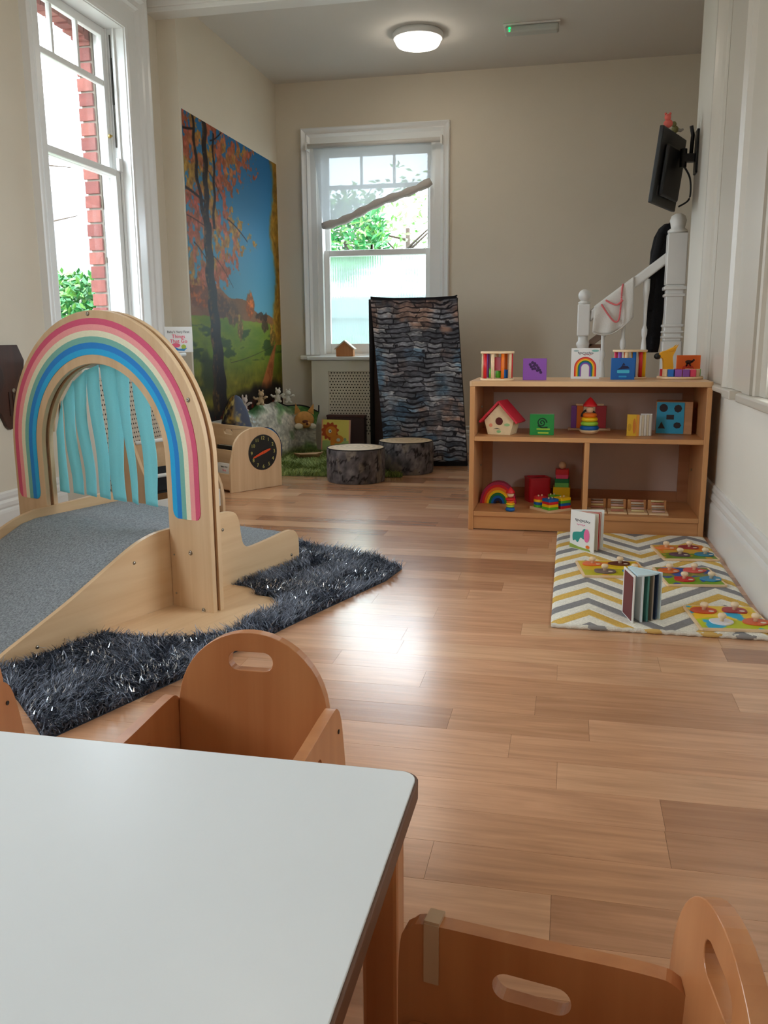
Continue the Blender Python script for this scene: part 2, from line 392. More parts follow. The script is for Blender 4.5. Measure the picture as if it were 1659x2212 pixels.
# ---------------------------------------------------------------- windows
GLASS = glassmat('window_glass'); SLASH = pm('window_paint', (232, 232, 230), .28)
def ribbed():
    m = bpy.data.materials.new('ribbed_plastic_film'); m.use_nodes = True; n, l = m.node_tree.nodes, m.node_tree.links; b = n['Principled BSDF']; out = n['Material Output']
    b.inputs['Base Color'].default_value = (.85, .93, .92, 1); b.inputs['Roughness'].default_value = .12; b.inputs['Transmission Weight'].default_value = 1; b.inputs['IOR'].default_value = 1.15
    t = n.new('ShaderNodeTexCoord'); w = n.new('ShaderNodeTexWave'); w.bands_direction = 'X'; w.inputs['Scale'].default_value = 14; l.new(t.outputs['Object'], w.inputs['Vector'])
    bp = n.new('ShaderNodeBump'); bp.inputs['Strength'].default_value = .5; bp.inputs['Distance'].default_value = .01; l.new(w.outputs[1], bp.inputs['Height']); l.new(bp.outputs[0], b.inputs['Normal'])
    tl = n.new('ShaderNodeBsdfTranslucent'); tl.inputs[0].default_value = (.62, .72, .68, 1); mx = n.new('ShaderNodeMixShader'); mx.inputs[0].default_value = .12
    l.new(b.outputs[0], mx.inputs[1]); l.new(tl.outputs[0], mx.inputs[2]); l.new(mx.outputs[0], out.inputs[0]); return m
RIB = ribbed()
def wroot(name, M):
    o = bpy.data.objects.new(name, None); COL.objects.link(o); o.matrix_world = M; o['kind'] = 'structure'; return o
def casing(parent, x0, x1, z0, z1, prof, xl=1.0):
    """mitred moulding round three sides; prof = (distance outwards, projection)"""
    vs = []
    for d, t in prof:
        vs += [(x0-d*xl, -t, z0), (x0-d*xl, -t, z1+d), (x1+d, -t, z1+d), (x1+d, -t, z0)]
    fs = [(4*i+j, 4*i+j+1, 4*i+j+5, 4*i+j+4) for i in range(len(prof)-1) for j in range(3)]
    k = 4*(len(prof)-1); g = G().add(vs, fs)
    g.f.append([4*i for i in range(len(prof))]); g.m.append(0); g.sm.append(False)
    g.f.append([4*i+3 for i in range(len(prof))][::-1]); g.m.append(0); g.sm.append(False)
    g.f += [[k, k+1, 1, 0], [k+1, k+2, 2, 1], [k+2, k+3, 3, 2]]; g.m += [0]*3; g.sm += [False]*3
    g.mats = []; g.m = [0]*len(g.f)
    return ob('casing', g, SLASH, parent)
VIC = [(0, -.02), (0, .012), (.02, .016), (.12, .016), (.135, .022), (.15, .034), (.165, .026), (.185, .030), (.205, .048), (.225, .052), (.245, .046), (.258, .040), (.262, 0)]
def sash(parent, x0, x1, z0, z1, y, st=.05, top=.05, bot=.06, th=.035, cols=0, zb=None, pane=GLASS, pname='pane'):
    g = G().box((x0, y, z0), (x0+st, y+th, z1)).box((x1-st, y, z0), (x1, y+th, z1)).box((x0+st, y, z0), (x1-st, y+th, z0+bot)).box((x0+st, y, z1-top), (x1-st, y+th, z1))
    s = ob('sash', g, SLASH, parent, bevel=.004)
    if zb: ob('glazing_bar', G().box((x0+st, y+.002, zb-.018), (x1-st, y+th-.002, zb+.018)), SLASH, s, bevel=.006)
    lo = zb if zb else z0+bot
    for i in range(1, cols):
        x = x0+st+(x1-x0-2*st)*i/cols; ob('glazing_bar', G().box((x-.012, y+.004, lo), (x+.012, y+th-.004, z1-top)), SLASH, s, bevel=.004)
    cuts = [(x0+st, x1-st, z0+bot, lo-.018 if zb else z1-top)]
    if zb:
        for i in range(cols or 1):
            w = (x1-x0-2*st)/(cols or 1); cuts.append((x0+st+w*i, x0+st+w*(i+1), zb+.018, z1-top))
    for a, b, c, d in cuts: ob(pname, G().box((a, y+th*.45, c), (b, y+th*.55, d)), pane, s)
    return s
# window 1: tall sash in the left wall.  local x runs along world Y, local -y looks into the room
w1 = wroot('window_1', T(-2.75, 0, 0, PI/2))
casing(w1, 4.34, 5.27, .93, 2.89, VIC, .55)
g = G().box((4.30, 0, .90), (4.345, .2, 2.93)).box((5.265, 0, .90), (5.31, .2, 2.93)).box((4.345, 0, 2.885), (5.265, .2, 2.93)).box((4.345, .0, .90), (5.265, .2, .93))
g.box((5.245, .155, .93), (5.27, .195, 2.89)).box((4.34, .155, .93), (4.37, .195, 2.89)).box((5.25, .058, .93), (5.27, .07, 2.89)).box((5.25, .108, .93), (5.27, .118, 2.89))
ob('box_frame', g, SLASH, w1, bevel=.002)
sash(w1, 4.37, 5.26, 2.02, 2.885, .118, cols=3, zb=2.565, bot=.035, th=.035)
sash(w1, 4.36, 5.262, .93, 2.06, .072, st=.06, top=.04, bot=.08, th=.036)
ob('sash_cord', G().tube([(5.258, .09, 2.85), (5.258, .09, 2.2)], .004, 6), pm('old_cord', (70, 66, 60), .9), w1)
ob('pulley_slot', G().box((5.262, .085, 2.45), (5.2645, .098, 2.72)), BLACK, w1)
ob('sash_lug', G().box((5.215, .052, 2.05), (5.26, .075, 2.13)), SLASH, w1, bevel=.006)
ob('sash_stop', G().lathe([(0, 0), (.012, 0), (.012, .008), (.005, .012), (.005, .02), (0, .02)], 12, T(5.22, .112, 2.26, 0, PI/2)), pm('brass', (190, 160, 90), .3, 1), w1)
ob('sill', G().box((4.16, -.14, .895), (5.64, .1, .928)), SLASH, w1, bevel=.012, seg=3)
# window 2: sash in the back wall above the radiator cover
w2 = wroot('window_2', T(0, 7.7, 0))
casing(w2, -2.25, -1.19, .87, 2.69, [(0, -.02), (0, .012), (.05, .014), (.062, .022), (.075, .03), (.085, .022), (.10, .03), (.118, .044), (.126, .04), (.13, 0)])
g = G().box((-2.28, 0, .82), (-2.205, .18, 2.72)).box((-1.235, 0, .82), (-1.16, .18, 2.72)).box((-2.205, 0, 2.64), (-1.235, .18, 2.72)).box((-2.205, 0, .82), (-1.235, .18, .88))
ob('box_frame', g, SLASH, w2, bevel=.003)
sash(w2, -2.21, -1.23, 1.745, 2.645, .11, cols=3, zb=2.34, st=.045, bot=.05)
sash(w2, -2.21, -1.23, .88, 1.795, .06, st=.05, top=.05, bot=.09, pane=RIB, pname='ribbed_pane')
ob('sash_catch', G().box((-1.77, .03, 1.795), (-1.75, .06, 1.835)), pm('dark_brass', (70, 60, 45), .4, 1), w2)
ob('sill', G().box((-2.42, -.07, .828), (-1.02, .08, .866)).box((-2.31, -.23, .828), (-1.12, -.05, .86)), SLASH, w2, bevel=.01, seg=3)
# window 3: the tall window of the right wall, seen at a grazing angle, with panelled lining
SLW = SLASH; SLASH = pm('dimmed_gloss_lining', (198, 190, 176), .32)  # window paint darkened for this lining, dimmer light put into its colour
w3 = wroot('window_3', T(.74, 0, 0, -PI/2))
wx = lambda y: -y
casing(w3, -3.5, -2.55, .775, 2.75, [(0, -.02), (0, .012), (.1, .014), (.105, .03), (.12, .036), (.135, .02), (.14, .010), (.15, 0)])
def upright(name, y0, y1, prof, z0=.775, z1=3.19):
    n = len(prof)-1; P = [(-y1+(y1-y0)*u, -t) for u, t in prof]; ob(name, G().prism([(-y1, 0)]+P+[(-y0, 0)], z0, z1), SLASH, w3)
upright('moulded_upright', 4.90, 5.24, [(0, .006), (.06, .034), (.14, .046), (.26, .048), (.36, .034), (.46, .040), (.56, .046), (.66, .030), (.72, .018), (1, .016)])
upright('flat_lining', 4.36, 4.899, [(0, .014), (1, .014)])
upright('moulded_upright', 4.17, 4.359, [(0, .018), (.1, .026), (.3, .044), (.5, .046), (.62, .030), (.8, .034), (1, .016)])
upright('shutter_stile', 4.10, 4.155, [(0, .02), (1, .02)]); upright('shutter_stile', 3.86, 4.09, [(0, .024), (1, .024)]); upright('shutter_stile', 3.66, 3.85, [(0, .03), (.2, .04), (1, .04)])
g = G().box((-3.53, 0, .75), (-3.49, .18, 2.79)).box((-2.56, 0, .75), (-2.52, .18, 2.79)).box((-3.49, 0, 2.75), (-2.56, .18, 2.79)).box((-3.49, 0, .74), (-2.56, .18, .775))
ob('box_frame', g, SLASH, w3)
sash(w3, -3.48, -2.57, 1.75, 2.75, .11, cols=3, zb=2.45); sash(w3, -3.48, -2.57, .775, 1.79, .06, bot=.08)
ob('sill', G().box((-4.76, -.055, .745), (-4.17, 0, .774)), SLASH, w3, bevel=.01, seg=3); ob('sill', G().box((-3.84, -.06, .735), (-2.3, .05, .774)), SLASH, w3, bevel=.01, seg=3)
ob('plinth_block', G().box((-4.165, -.062, .735), (-3.98, 0, .774)), SLASH, w3, bevel=.006)
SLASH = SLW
# window 4: the next window of the left wall, beside the table (outside the picture)
w4 = wroot('window_4', T(-2.75, 0, 0, PI/2))
casing(w4, -.1, 1.5, .93, 2.89, VIC)
g = G().box((-.14, 0, .90), (-.09, .2, 2.93)).box((1.49, 0, .90), (1.54, .2, 2.93)).box((-.09, 0, 2.885), (1.49, .2, 2.93)).box((-.09, 0, .90), (1.49, .2, .93))
ob('box_frame', g, SLASH, w4)
sash(w4, -.08, 1.48, 1.98, 2.885, .118, cols=3, zb=2.55); sash(w4, -.08, 1.48, .93, 2.03, .072, bot=.08)
ob('sill', G().box((-.38, -.14, .895), (1.78, .1, .928)), SLASH, w4, bevel=.012)

# outside: brick reveals, shrub, neighbouring house, trees
MORT = pm('lime_mortar', (150, 138, 124), .9)
BR = [pm('red_brick_%d' % i, c, .85, noise=.15, nscale=30, bump=.2, bscale=120) for i, c in enumerate([(126, 70, 62), (116, 62, 56), (134, 78, 68)])]
outer = struct('wall_outside', G().prism([(-2.8, -.6), (4.36, -.6), (4.36, 4), (-2.8, 4)], -3.045, -2.952, YZ, holes=[[(-.1, .86), (1.5, .86), (1.5, 2.93), (-.1, 2.93)]]).box((-3.045, 5.235, -.6), (-2.952, 8.2, 4)).box((-3.045, 4.36, 2.94), (-2.952, 5.235, 4)).box((-3.045, 4.36, -.6), (-2.952, 5.235, .86)), MORT)
bm_ = {}
for i in range(27):
    z = .80+i*.0865
    if z > 2.86: break
    w = .0 if i % 2 else .006
    o = ob('brick', G().box((-3.052-w, 5.216, z), (-2.957, 5.232, z+.074)), BR[i % 3], outer, bevel=.002, seg=1)
for i in range(10):
    y = 4.38+i*.088; zz = 2.80+.05*(1-((y-4.80)/.42)**2)
    if y < 5.2: ob('brick', G().box((-3.052, y, zz), (-2.957, y+.078, zz+.13)), BR[i % 3], outer, bevel=.002, seg=1)
struct('ground', G().box((-40, -30, -.9), (-3.05, 40, -.6)).box((-3.05, 8.1, -.9), (30, 40, -.6)).box((.95, -30, -.9), (30, 8.1, -.6)), pm('pale_paving', (150, 150, 140), .9))
def leaf_cloud(g, c, R, n, size, rnd, flat=1.0):
    for _ in range(n):
        d = Vector((rnd.gauss(0, 1), rnd.gauss(0, 1), rnd.gauss(0, 1))).normalized(); r = R[0]*(.55+.45*rnd.random())
        p = Vector(c)+Vector((d.x*R[0], d.y*R[1], d.z*R[2]))*(.5+.5*rnd.random()**.5)
        a = Vector((rnd.gauss(0, 1), rnd.gauss(0, 1), rnd.gauss(0, .5)+.3)).normalized(); b = a.orthogonal().normalized()*size*.24; L = a*size*(.7+.6*rnd.random())
        nn = a.cross(b).normalized()*size*.08
        g.add([p, p+L*.5+b+nn, p+L, p+L*.5-b+nn], [(0, 1, 2), (0, 2, 3)])
rnd = random.Random(5)
LEAFA = pm('shrub_leaf', (36, 112, 52), .35); LEAFB = pm('shrub_leaf_pale', (96, 150, 66), .4); BARK = pm('twig_bark', (70, 56, 44), .9)
sh = thing('laurel_shrub', 'glossy green laurel shrub outside the left sash window', 'shrub', (-4.6, 7.55, -.6))
g = G().mat(LEAFA); leaf_cloud(g, (0, 0, 1.62), (.6, .62, .62), 3600, .085, rnd); g.mat(LEAFB); leaf_cloud(g, (0, 0, 1.68), (.6, .62, .6), 1500, .08, rnd)
ob('foliage', g, None, sh, kind='stuff', recalc=False)
g = G()
for k in range(7):
    a = k*.9; g.tube([(.05*cos(a), .05*sin(a), 0), (.2*cos(a), .2*sin(a), .6), (.4*cos(a), .4*sin(a), 1.3)], [.025, .018, .008], 6)
ob('stem', g, BARK, sh)
hs = thing('neighbour_house', 'pale rendered house with dark eaves seen faintly through the left window', 'building', (-11.2, 15.6, -.3))
ob('wall', G().box((-3, -1, 0), (3, 4, 2.25)), pm('pale_render', (214, 205, 195), .9), hs)
ob('roof', G().prism([(-3.3, 2.2), (3.3, 2.2), (2.2, 3.9), (-2.2, 3.9)], -1.3, 4.3, XZ), pm('grey_slate', (150, 150, 155), .8), hs)
ob('eaves', G().box((-3.3, -1.35, 2.08), (3.3, -1.15, 2.24)), pm('dark_timber', (46, 40, 36), .8), hs)
ob('window', G().box((.3, -1.04, .9), (1.1, -1.0, 1.9)), pm('house_pane', (70, 80, 86), .2), hs)
ob('window', G().box((-1.7, -1.04, .9), (-.9, -1.0, 1.9)), pm('house_pane', (70, 80, 86), .2), hs)
def tree(name, loc, h, label, n=900, R=(1.6, 1.4, 1.2), mats=(LEAFA, LEAFB), size=.16, sd=1, bare=10):
    r = random.Random(sd); t = thing(name, label, 'tree', loc)
    g = G().tube([(0, 0, 0), (.05, 0, h*.4), (0, .1, h*.8)], [.11, .08, .04], 8)
    for k in range(bare):
        a = r.random()*6.28; z = h*(.3+.5*r.random()); q = Vector((cos(a)*R[0]*.9, sin(a)*R[1]*.8, z+h*.15*(r.random()-.1)))
        g.tube([(0, 0, z), q*.5+Vector((0, 0, z*.5+.1)), q], [.03, .015, .005], 5)
    ob('trunk', g, BARK, t)
    g = G().mat(mats[0]); leaf_cloud(g, (0, 0, h*.8), R, n, size, r); g.mat(mats[1]); leaf_cloud(g, (0, 0, h*.85), R, n//2, size, r)
    ob('foliage', g, None, t, kind='stuff', recalc=False); return t
tree('garden_tree', (-3.95, 15.2, -.6), 4.1, 'leafy garden tree behind the back window, left of the panes', 1300, (.75, .7, .75), sd=3)
tree('garden_tree', (-3.1, 16.6, -.6), 4.6, 'thin pale-leaved tree behind the back window, right of the panes', 300, (1.1, .8, .9), (LEAFB, LEAFB), sd=4, bare=22)
tree('bare_tree', (-7.0, 9.3, -.6), 4.4, 'bare thin-branched tree outside the left window', 12, (1.6, 1.2, 1.6), size=.05, sd=9, bare=26)
HLEAF = pm('hedge_leaf', (24, 74, 34), .6)
hd = thing('garden_hedge', 'low clipped green hedge seen blurred through the ribbed lower panes', 'hedge', (-2.9, 12.6, -.6))
g = G().mat(HLEAF)
for k in range(10): leaf_cloud(g, (-2.2+.5*k, 0, 1.15+.1*sin(k*2.1)), (.5, .4, .55), 300, .13, rnd)
ob('foliage', g, None, hd, kind='stuff', recalc=False); ob('stem', G().box((-2.4, -.1, 0), (2.4, .1, .9)), BARK, hd)
sd_ = thing('garden_shed', 'low grey garden shed behind the hedge, blurred through the ribbed panes', 'shed', (-3.4, 13.55, -.6))
ob('wall', G().box((-1.6, 0, 0), (1.6, .8, 1.95)), pm('grey_weatherboard', (66, 78, 80), .9), sd_); ob('roof', G().prism([(-1.8, 1.95), (1.8, 1.95), (1.7, 2.3), (-1.7, 2.3)], -.1, .85, XZ), pm('shed_felt', (64, 76, 78), .9), sd_)

# ---------------------------------------------------------------- ceiling lamps and sign
def ceiling_lamp(loc, label):
    t = thing('ceiling_lamp', label, 'lamp', (*loc, CH), group='round ceiling lamps')
    ob('housing', G().lathe([(.0, 0), (.175, 0), (.185, -.012), (.185, -.045), (.165, -.05), (.165, -.03), (0, -.03)], 40), SLASH, t)
    ob('diffuser', G().lathe([(.163, -.045), (.163, -.07), (.15, -.088), (.1, -.098), (1e-7, -.1)], 40), pm('lamp_diffuser', (255, 244, 225), .4, emit=((255, 243, 226), LAMP)), t)
    return t
ceiling_lamp((-1.17, 6.72), 'round lit ceiling lamp in the far room above the back window')
ceiling_lamp((-1.17, 2.9), 'round lit ceiling lamp over the middle of the room')
ceiling_lamp((-1.17, -.4), 'round lit ceiling lamp over the table end of the room')
t = thing('emergency_light', 'slim white emergency light box with a green indicator on the ceiling', 'light', (-.35, 6.74, CH))
ob('box', G().box((-.2, -.055, -.012), (.2, .055, 0)), WHITE, t, bevel=.003)
ob('cover', G().box((-.19, -.045, -.06), (.19, .045, -.012)), pm('grey_diffuser', (186, 190, 184), .35), t, bevel=.014, seg=3)
ob('indicator', G().ball((-.155, -.046, -.03), .008, 10, 6).ball((-.155, -.046, -.048), .006, 10, 6), pm('green_led', (0, 220, 110), .4, emit=((0, 255, 120), 3)), t)

# ---------------------------------------------------------------- low table and three chairs in front
t = thing('low_table', 'low white-topped nursery table with brown edge in the foreground', 'table', (-.79, .70, 0))
ob('tabletop', G().prism(rrect(1.23, .62, .022), .432, .4495), pm('white_laminate', (222, 226, 228), .3, noise=.015, nscale=4), t, bevel=.0012)
ob('table_edge', G().prism(rrect(1.238, .628, .026), .424, .4475, holes=[rrect(1.2295, .6195, .022)]), pm('brown_edge_band', (104, 68, 48), .5), t, bevel=.001)
ob('apron', G().prism(rrect(1.14, .54, .01), .345, .431, holes=[rrect(1.10, .50, .01)]), CHAIRW, t)
for sx, sy in ((1, 1), (1, -1), (-1, 1), (-1, -1)):
    ob('leg', G().box((sx*.575-.024, sy*.275-.024, 0), (sx*.575+.024, sy*.275+.024, .431)), CHAIRW, t, bevel=.006)

def make_chair(label):
    """toddler chair: arched back with a hand hole, two curved side panels, facing -Y"""
    t = thing('toddler_chair', label, 'chair', group='wooden toddler chairs round the low table')
    rx = .146; pts = [(-rx, .16), (rx, .16), (rx, .318)]+[(rx*cos(a), .318+.158*sin(a)**.96) for a in [PI*i/24 for i in range(1, 24)]]+[(-rx, .318)]
    ob('backrest', G().prism(pts, -.011, .011, T(0, .011, 0, 0, -.03) @ XZ, holes=[rrect(.086, .036, .0178, 6, 0, .421)]), CHAIRW, t, bevel=.005, seg=3)
    side = smooth_pts([(-.302, 0), (-.303, .20), (-.300, .31), (-.288, .334), (-.262, .344), (-.15, .347), (-.03, .351), (.005, .345), (.028, .315), (.045, .25), (.07, .12), (.085, 0)], 4)
    side += [(.02, 0), (-.02, .05), (-.2, .05), (-.25, 0)]
    for sx in (-1, 1):
        x0, x1 = sorted((sx*.147, sx*.167))
        p = ob('side_panel', G().prism(side, x0, x1, YZ, holes=[rrect(.088, .034, .0165, 6, -.145, .29)]), CHAIRW, t, bevel=.004, seg=3)
        for (y, z) in ((.008, .30), (.012, .215), (-.25, .2)): ob('screw', G().cyl(.0045, 0, .0015, 10, T(sx*.167, y, z) @ Matrix.Rotation(sx*PI/2, 4, 'Y')), BLACK, p)
    ob('seat', G().prism(rrect(.293, .285, .01), .195, .213, T(0, -.145, 0)), CHAIRW, t, bevel=.003)
    return t
c1 = make_chair('arched-back wooden toddler chair in front of the fur rug, pushed up to the table')
c1.location = (-.557, 1.395, 0)
c2 = copy_tree(c1); c2.location = (-1.235, 1.39, 0); c2['label'] = 'toddler chair at the left picture edge, only one side panel showing above the table'
c3 = copy_tree(c1); c3.location = (.10, .668, 0); c3.rotation_euler.z = -PI/2-.17; c3['label'] = 'worn toddler chair at the bottom right, turned sideways beside the table end'
for ch in c3.children:
    if ch.name.startswith('backrest'): ch.matrix_local = (T(.10, .668, 0, -PI/2-.17)).inverted() @ T(.138, .728, .004, -PI/2+.12)
tg = ob('tape_strip', G().box((-.1462, -.270, .27), (-.1448, -.252, .346)).box((-.170, -.270, .3445), (-.1463, -.252, .3492)), pm('beige_tape', (190, 160, 128), .6), c3)

# ---------------------------------------------------------------- rainbow climber with ramp, deck and step
U = Vector((.335, .942, 0)).normalized(); Nn = Vector((-U.y, U.x, 0))
CM = Matrix(((U.x, Nn.x, 0, -1.249), (U.y, Nn.y, 0, 2.825), (0, 0, 1, .006), (0, 0, 0, 1)))   # local x along the ramp, y across, z up
cl = thing('rainbow_climber', 'birch nursery climber with carpeted ramp, rainbow arch and blue felt strips', 'climber', M=CM)
NZ = YZ                                            # outline (n, z), thickness along the ramp
def arch_outline(c, r, zs, base, k=40): return [(c+r, base)]+[(c+r*cos(PI*i/k), zs+r*sin(PI*i/k)) for i in range(k+1)]+[(c-r, base)]
def arch_poly(x0, x1, ro=.548, ri=.352, base=0):
    o = arch_outline(.553, ro, .565, base); i = arch_outline(.5625, ri, .562, base); return G().prism(o+i[::-1], x0, x1, NZ)
ob('arch_panel', arch_poly(0, .02), BIRCH, cl, bevel=.003)
ob('arch_core', arch_poly(.0202, .0358, .538, .362), wood('birch_edge_dark', (150, 104, 66), (120, 80, 48), .6), cl)
ob('arch_panel', arch_poly(.036, .056), BIRCH, cl, bevel=.003)
# rainbow: six bands, rounded at the feet
rb = [((222, 88, 126), 'rose'), ((250, 166, 166), 'salmon'), ((244, 242, 212), 'cream'), ((124, 190, 178), 'sage'), ((22, 136, 222), 'blue'), ((30, 178, 238), 'sky')]
R0, R1 = .519, .383; st = (R0-R1)/6; cc = .5655; z0 = .352
for i, (c, nm) in enumerate(rb):
    a, b = R0-i*st, R0-(i+1)*st
    def foot(s):                                     # rounded lower corners only at the outermost and innermost bands
        e = .02 if i in (0, 5) else 0
        return e
    lo_o = z0+(.028 if i == 0 else 0); lo_i = z0+(.028 if i == 5 else 0)
    o = [(cc+a, lo_o)]+[(cc+a*cos(PI*k/40), .565+a*sin(PI*k/40)) for k in range(41)]+[(cc-a, lo_o)]
    if i == 0: o += [(cc-a+.004, z0+.014), (cc-a+.012, z0+.004), (cc-b, z0)]
    elif i == 5: o += [(cc-a, z0), (cc-b-.012, z0+.004), (cc-b-.004, z0+.014)]
    else: o += []
    inn = [(cc+b, lo_i)]+[(cc+b*cos(PI*k/40), .565+b*sin(PI*k/40)) for k in range(41)]+[(cc-b, lo_i)]
    pts = o+inn[::-1]
    if i == 0: pts += [(cc+b, z0), (cc+a-.012, z0+.004), (cc+a-.004, z0+.014)]
    elif i == 5: pts += [(cc+b+.004, z0+.014), (cc+b+.012, z0+.004), (cc+a, z0)]
    ob('rainbow_band', G().prism(pts, -.0022, -.0001, NZ), pm('rainbow_'+nm, c, .55, noise=.03, nscale=150), cl, label=nm+' band of the rainbow')
def screwface(n, z, x=-.001, r=.009): ob('screw', G().lathe([(0, 0), (r, 0), (r*.8, .003), (r*.35, .004), (r*.3, .001), (0, .001)], 14, T(x, n, z, 0, 0, -PI/2)), STEEL, cl)
for n, z in ((.577, 1.10), (1.062, .80), (.079, .79), (.107, .226), (.055, .013), (1.03, .226)): screwface(n, z)
# side panels (u, z)
side = [(-.735, 0), (-.738, .018), (-.725, .040), (-.626, .080), (-.459, .147), (-.318, .212), (-.20, .266), (-.13, .290), (-.06, .303), (.02, .306), (.25, .316), (.33, .314), (.372, .300), (.392, .265), (.400, .215), (.412, .165), (.445, .143), (.50, .142), (.60, .150), (.70, .160), (.755, .155), (.785, .125), (.792, .09), (.792, 0)]
sp_ = smooth_pts(side[:-1], 3)+[(.792, 0)]
ob('side_panel', G().prism(sp_, .212, .23, XZ), BIRCHX, cl, bevel=.003)
ob('side_panel', G().prism([(u, z+(.02 if z > .2 else 0)) for u, z in sp_], .90, .918, XZ), BIRCHX, cl, bevel=.003)
for u, z in ((-.177, .214), (-.60, .030), (.291, .246), (.735, .045)): ob('screw', G().lathe([(0, 0), (.007, 0), (.005, .003), (0, .003)], 12, T(u, .212, z, 0, PI/2)), STEEL, cl)
for z in (.05, .2): ob('screw', G().lathe([(0, 0), (.004, 0), (.003, .002), (0, .002)], 8, T(-.002, .19, z+.01, 0, 0, -PI/2)), STEEL, cl)
CARPET = pm('grey_carpet', (150, 157, 164), .95, noise=.42, nscale=150, bump=.8, bscale=260)
ob('ramp_carpet', G().prism([(-.72, .012), (-.70, .030), (-.14, .278), (-.07, .290), (.37, .292), (.375, .280), (.375, .262), (-.08, .262), (-.12, .255), (-.69, .012)], .231, .899, XZ), CARPET, cl, bevel=.004)
ob('step_carpet', G().prism([(.376, .10), (.78, .10), (.785, .125), (.78, .135), (.376, .135)], .231, .899, XZ), CARPET, cl, bevel=.004)
ob('riser', G().box((.376, .231, .136), (.388, .899, .28)), BIRCH, cl)
ob('riser', G().box((.76, .231, .001), (.775, .899, .099)), BIRCH, cl)
ob('deck_board', G().prism([(-.69, .001), (-.12, .243), (-.08, .25), (.37, .25), (.37, .235), (-.07, .235), (-.65, .001)], .231, .899, XZ), BIRCHX, cl)
base = smooth_pts([(-.34, .21), (-.335, .12), (-.30, .03), (-.25, -.05), (-.20, -.12), (-.13, -.165), (-.05, -.165), (-.01, -.135), (.03, -.12), (.09, -.145), (.16, -.15), (.225, -.12), (.265, -.06), (.262, .0), (.27, .035), (.31, .07), (.33, .13), (.32, .21)], 3)
ob('base_board', G().prism(base+[(.32, .2115), (-.34, .2115)], -.004, .010), BIRCHX, cl, bevel=.003)
ob('base_board', G().prism([(u, 1.13-n) for u, n in base], -.004, .010), BIRCHX, cl, bevel=.003)
# blue felt strips hanging in the arch
FELT = pm('aqua_felt', (170, 242, 250), .95, noise=.05, nscale=260, bump=.35, bscale=600)
n_, l_ = FELT.node_tree.nodes, FELT.node_tree.links; tl = n_.new('ShaderNodeBsdfTranslucent'); tl.inputs[0].default_value = (*lin((176, 246, 252)), 1); mx = n_.new('ShaderNodeMixShader'); mx.inputs[0].default_value = .45
l_.new(n_['Principled BSDF'].outputs[0], mx.inputs[1]); l_.new(tl.outputs[0], mx.inputs[2]); l_.new(mx.outputs[0], n_['Material Output'].inputs[0])
tops = [(.905, .850), (.850, .770), (.775, .690), (.695, .615), (.612, .520), (.525, .445), (.436, .335)]
bots = [(.912, .848), (.826, .757), (.746, .681), (.664, .598), (.585, .505), (.477, .440), (.402, .332)]
zb = [(.380, .376), (.380, .376), (.380, .374), (.378, .371), (.373, .370), (.374, .364), (.371, .366)]
for i in range(7):
    (ta, tb), (ba, bb), (za, zc) = tops[i], bots[i], zb[i]; L = []; Rr = []; NS = 26; pz = []
    for k in range(NS+1):
        f = k/NS; sw = sin(PI*f)*(.011*sin(1.5*PI*f+[0, .3, 0, .4, 2.6, 1.2, 2.0][i])); sq = .003*sin(PI*f)*(1 if i in (3, 4) else -1)
        zl = lambda n: .562+math.sqrt(max(.30**2*0+.349**2-(n-.5625)**2, .0004))
        a = ta+(ba-ta)*f-.003; b = tb+(bb-tb)*f+.004
        ztA = min(zl(ta), .92); ztB = min(zl(tb), .92)
        L.append((a+sw*.8+sq*.3, ztA+(za-ztA)*f)); Rr.append((b+sw-sq, ztB+(zc-ztB)*f))
        pz.append(.006*sin(f*5+i*1.7)*sin(PI*f))
    vs = []; fs = []
    for k in range(NS+1):
        for (n, z) in (L[k], Rr[k]): vs += [(.066+pz[k], n, z)]
        for (n, z) in (L[k], Rr[k]): vs += [(.0695+pz[k], n, z)]
    for k in range(NS):
        a = 4*k; b = a+4; fs += [(a, a+1, b+1, b), (a+2, b+2, b+3, a+3), (a, b, b+2, a+2), (a+1, a+3, b+3, b+1)]
    fs += [(0, 2, 3, 1), (4*NS, 4*NS+1, 4*NS+3, 4*NS+2)]
    g = G().add(vs, fs, True); ob('felt_strip', g, FELT, cl)
ob('strip_rail', G().tube([(.068, .5625+.366*cos(a), .562+.366*sin(a)) for a in [PI*.06+PI*.88*i/24 for i in range(25)]], .005, 6), BIRCH, cl)

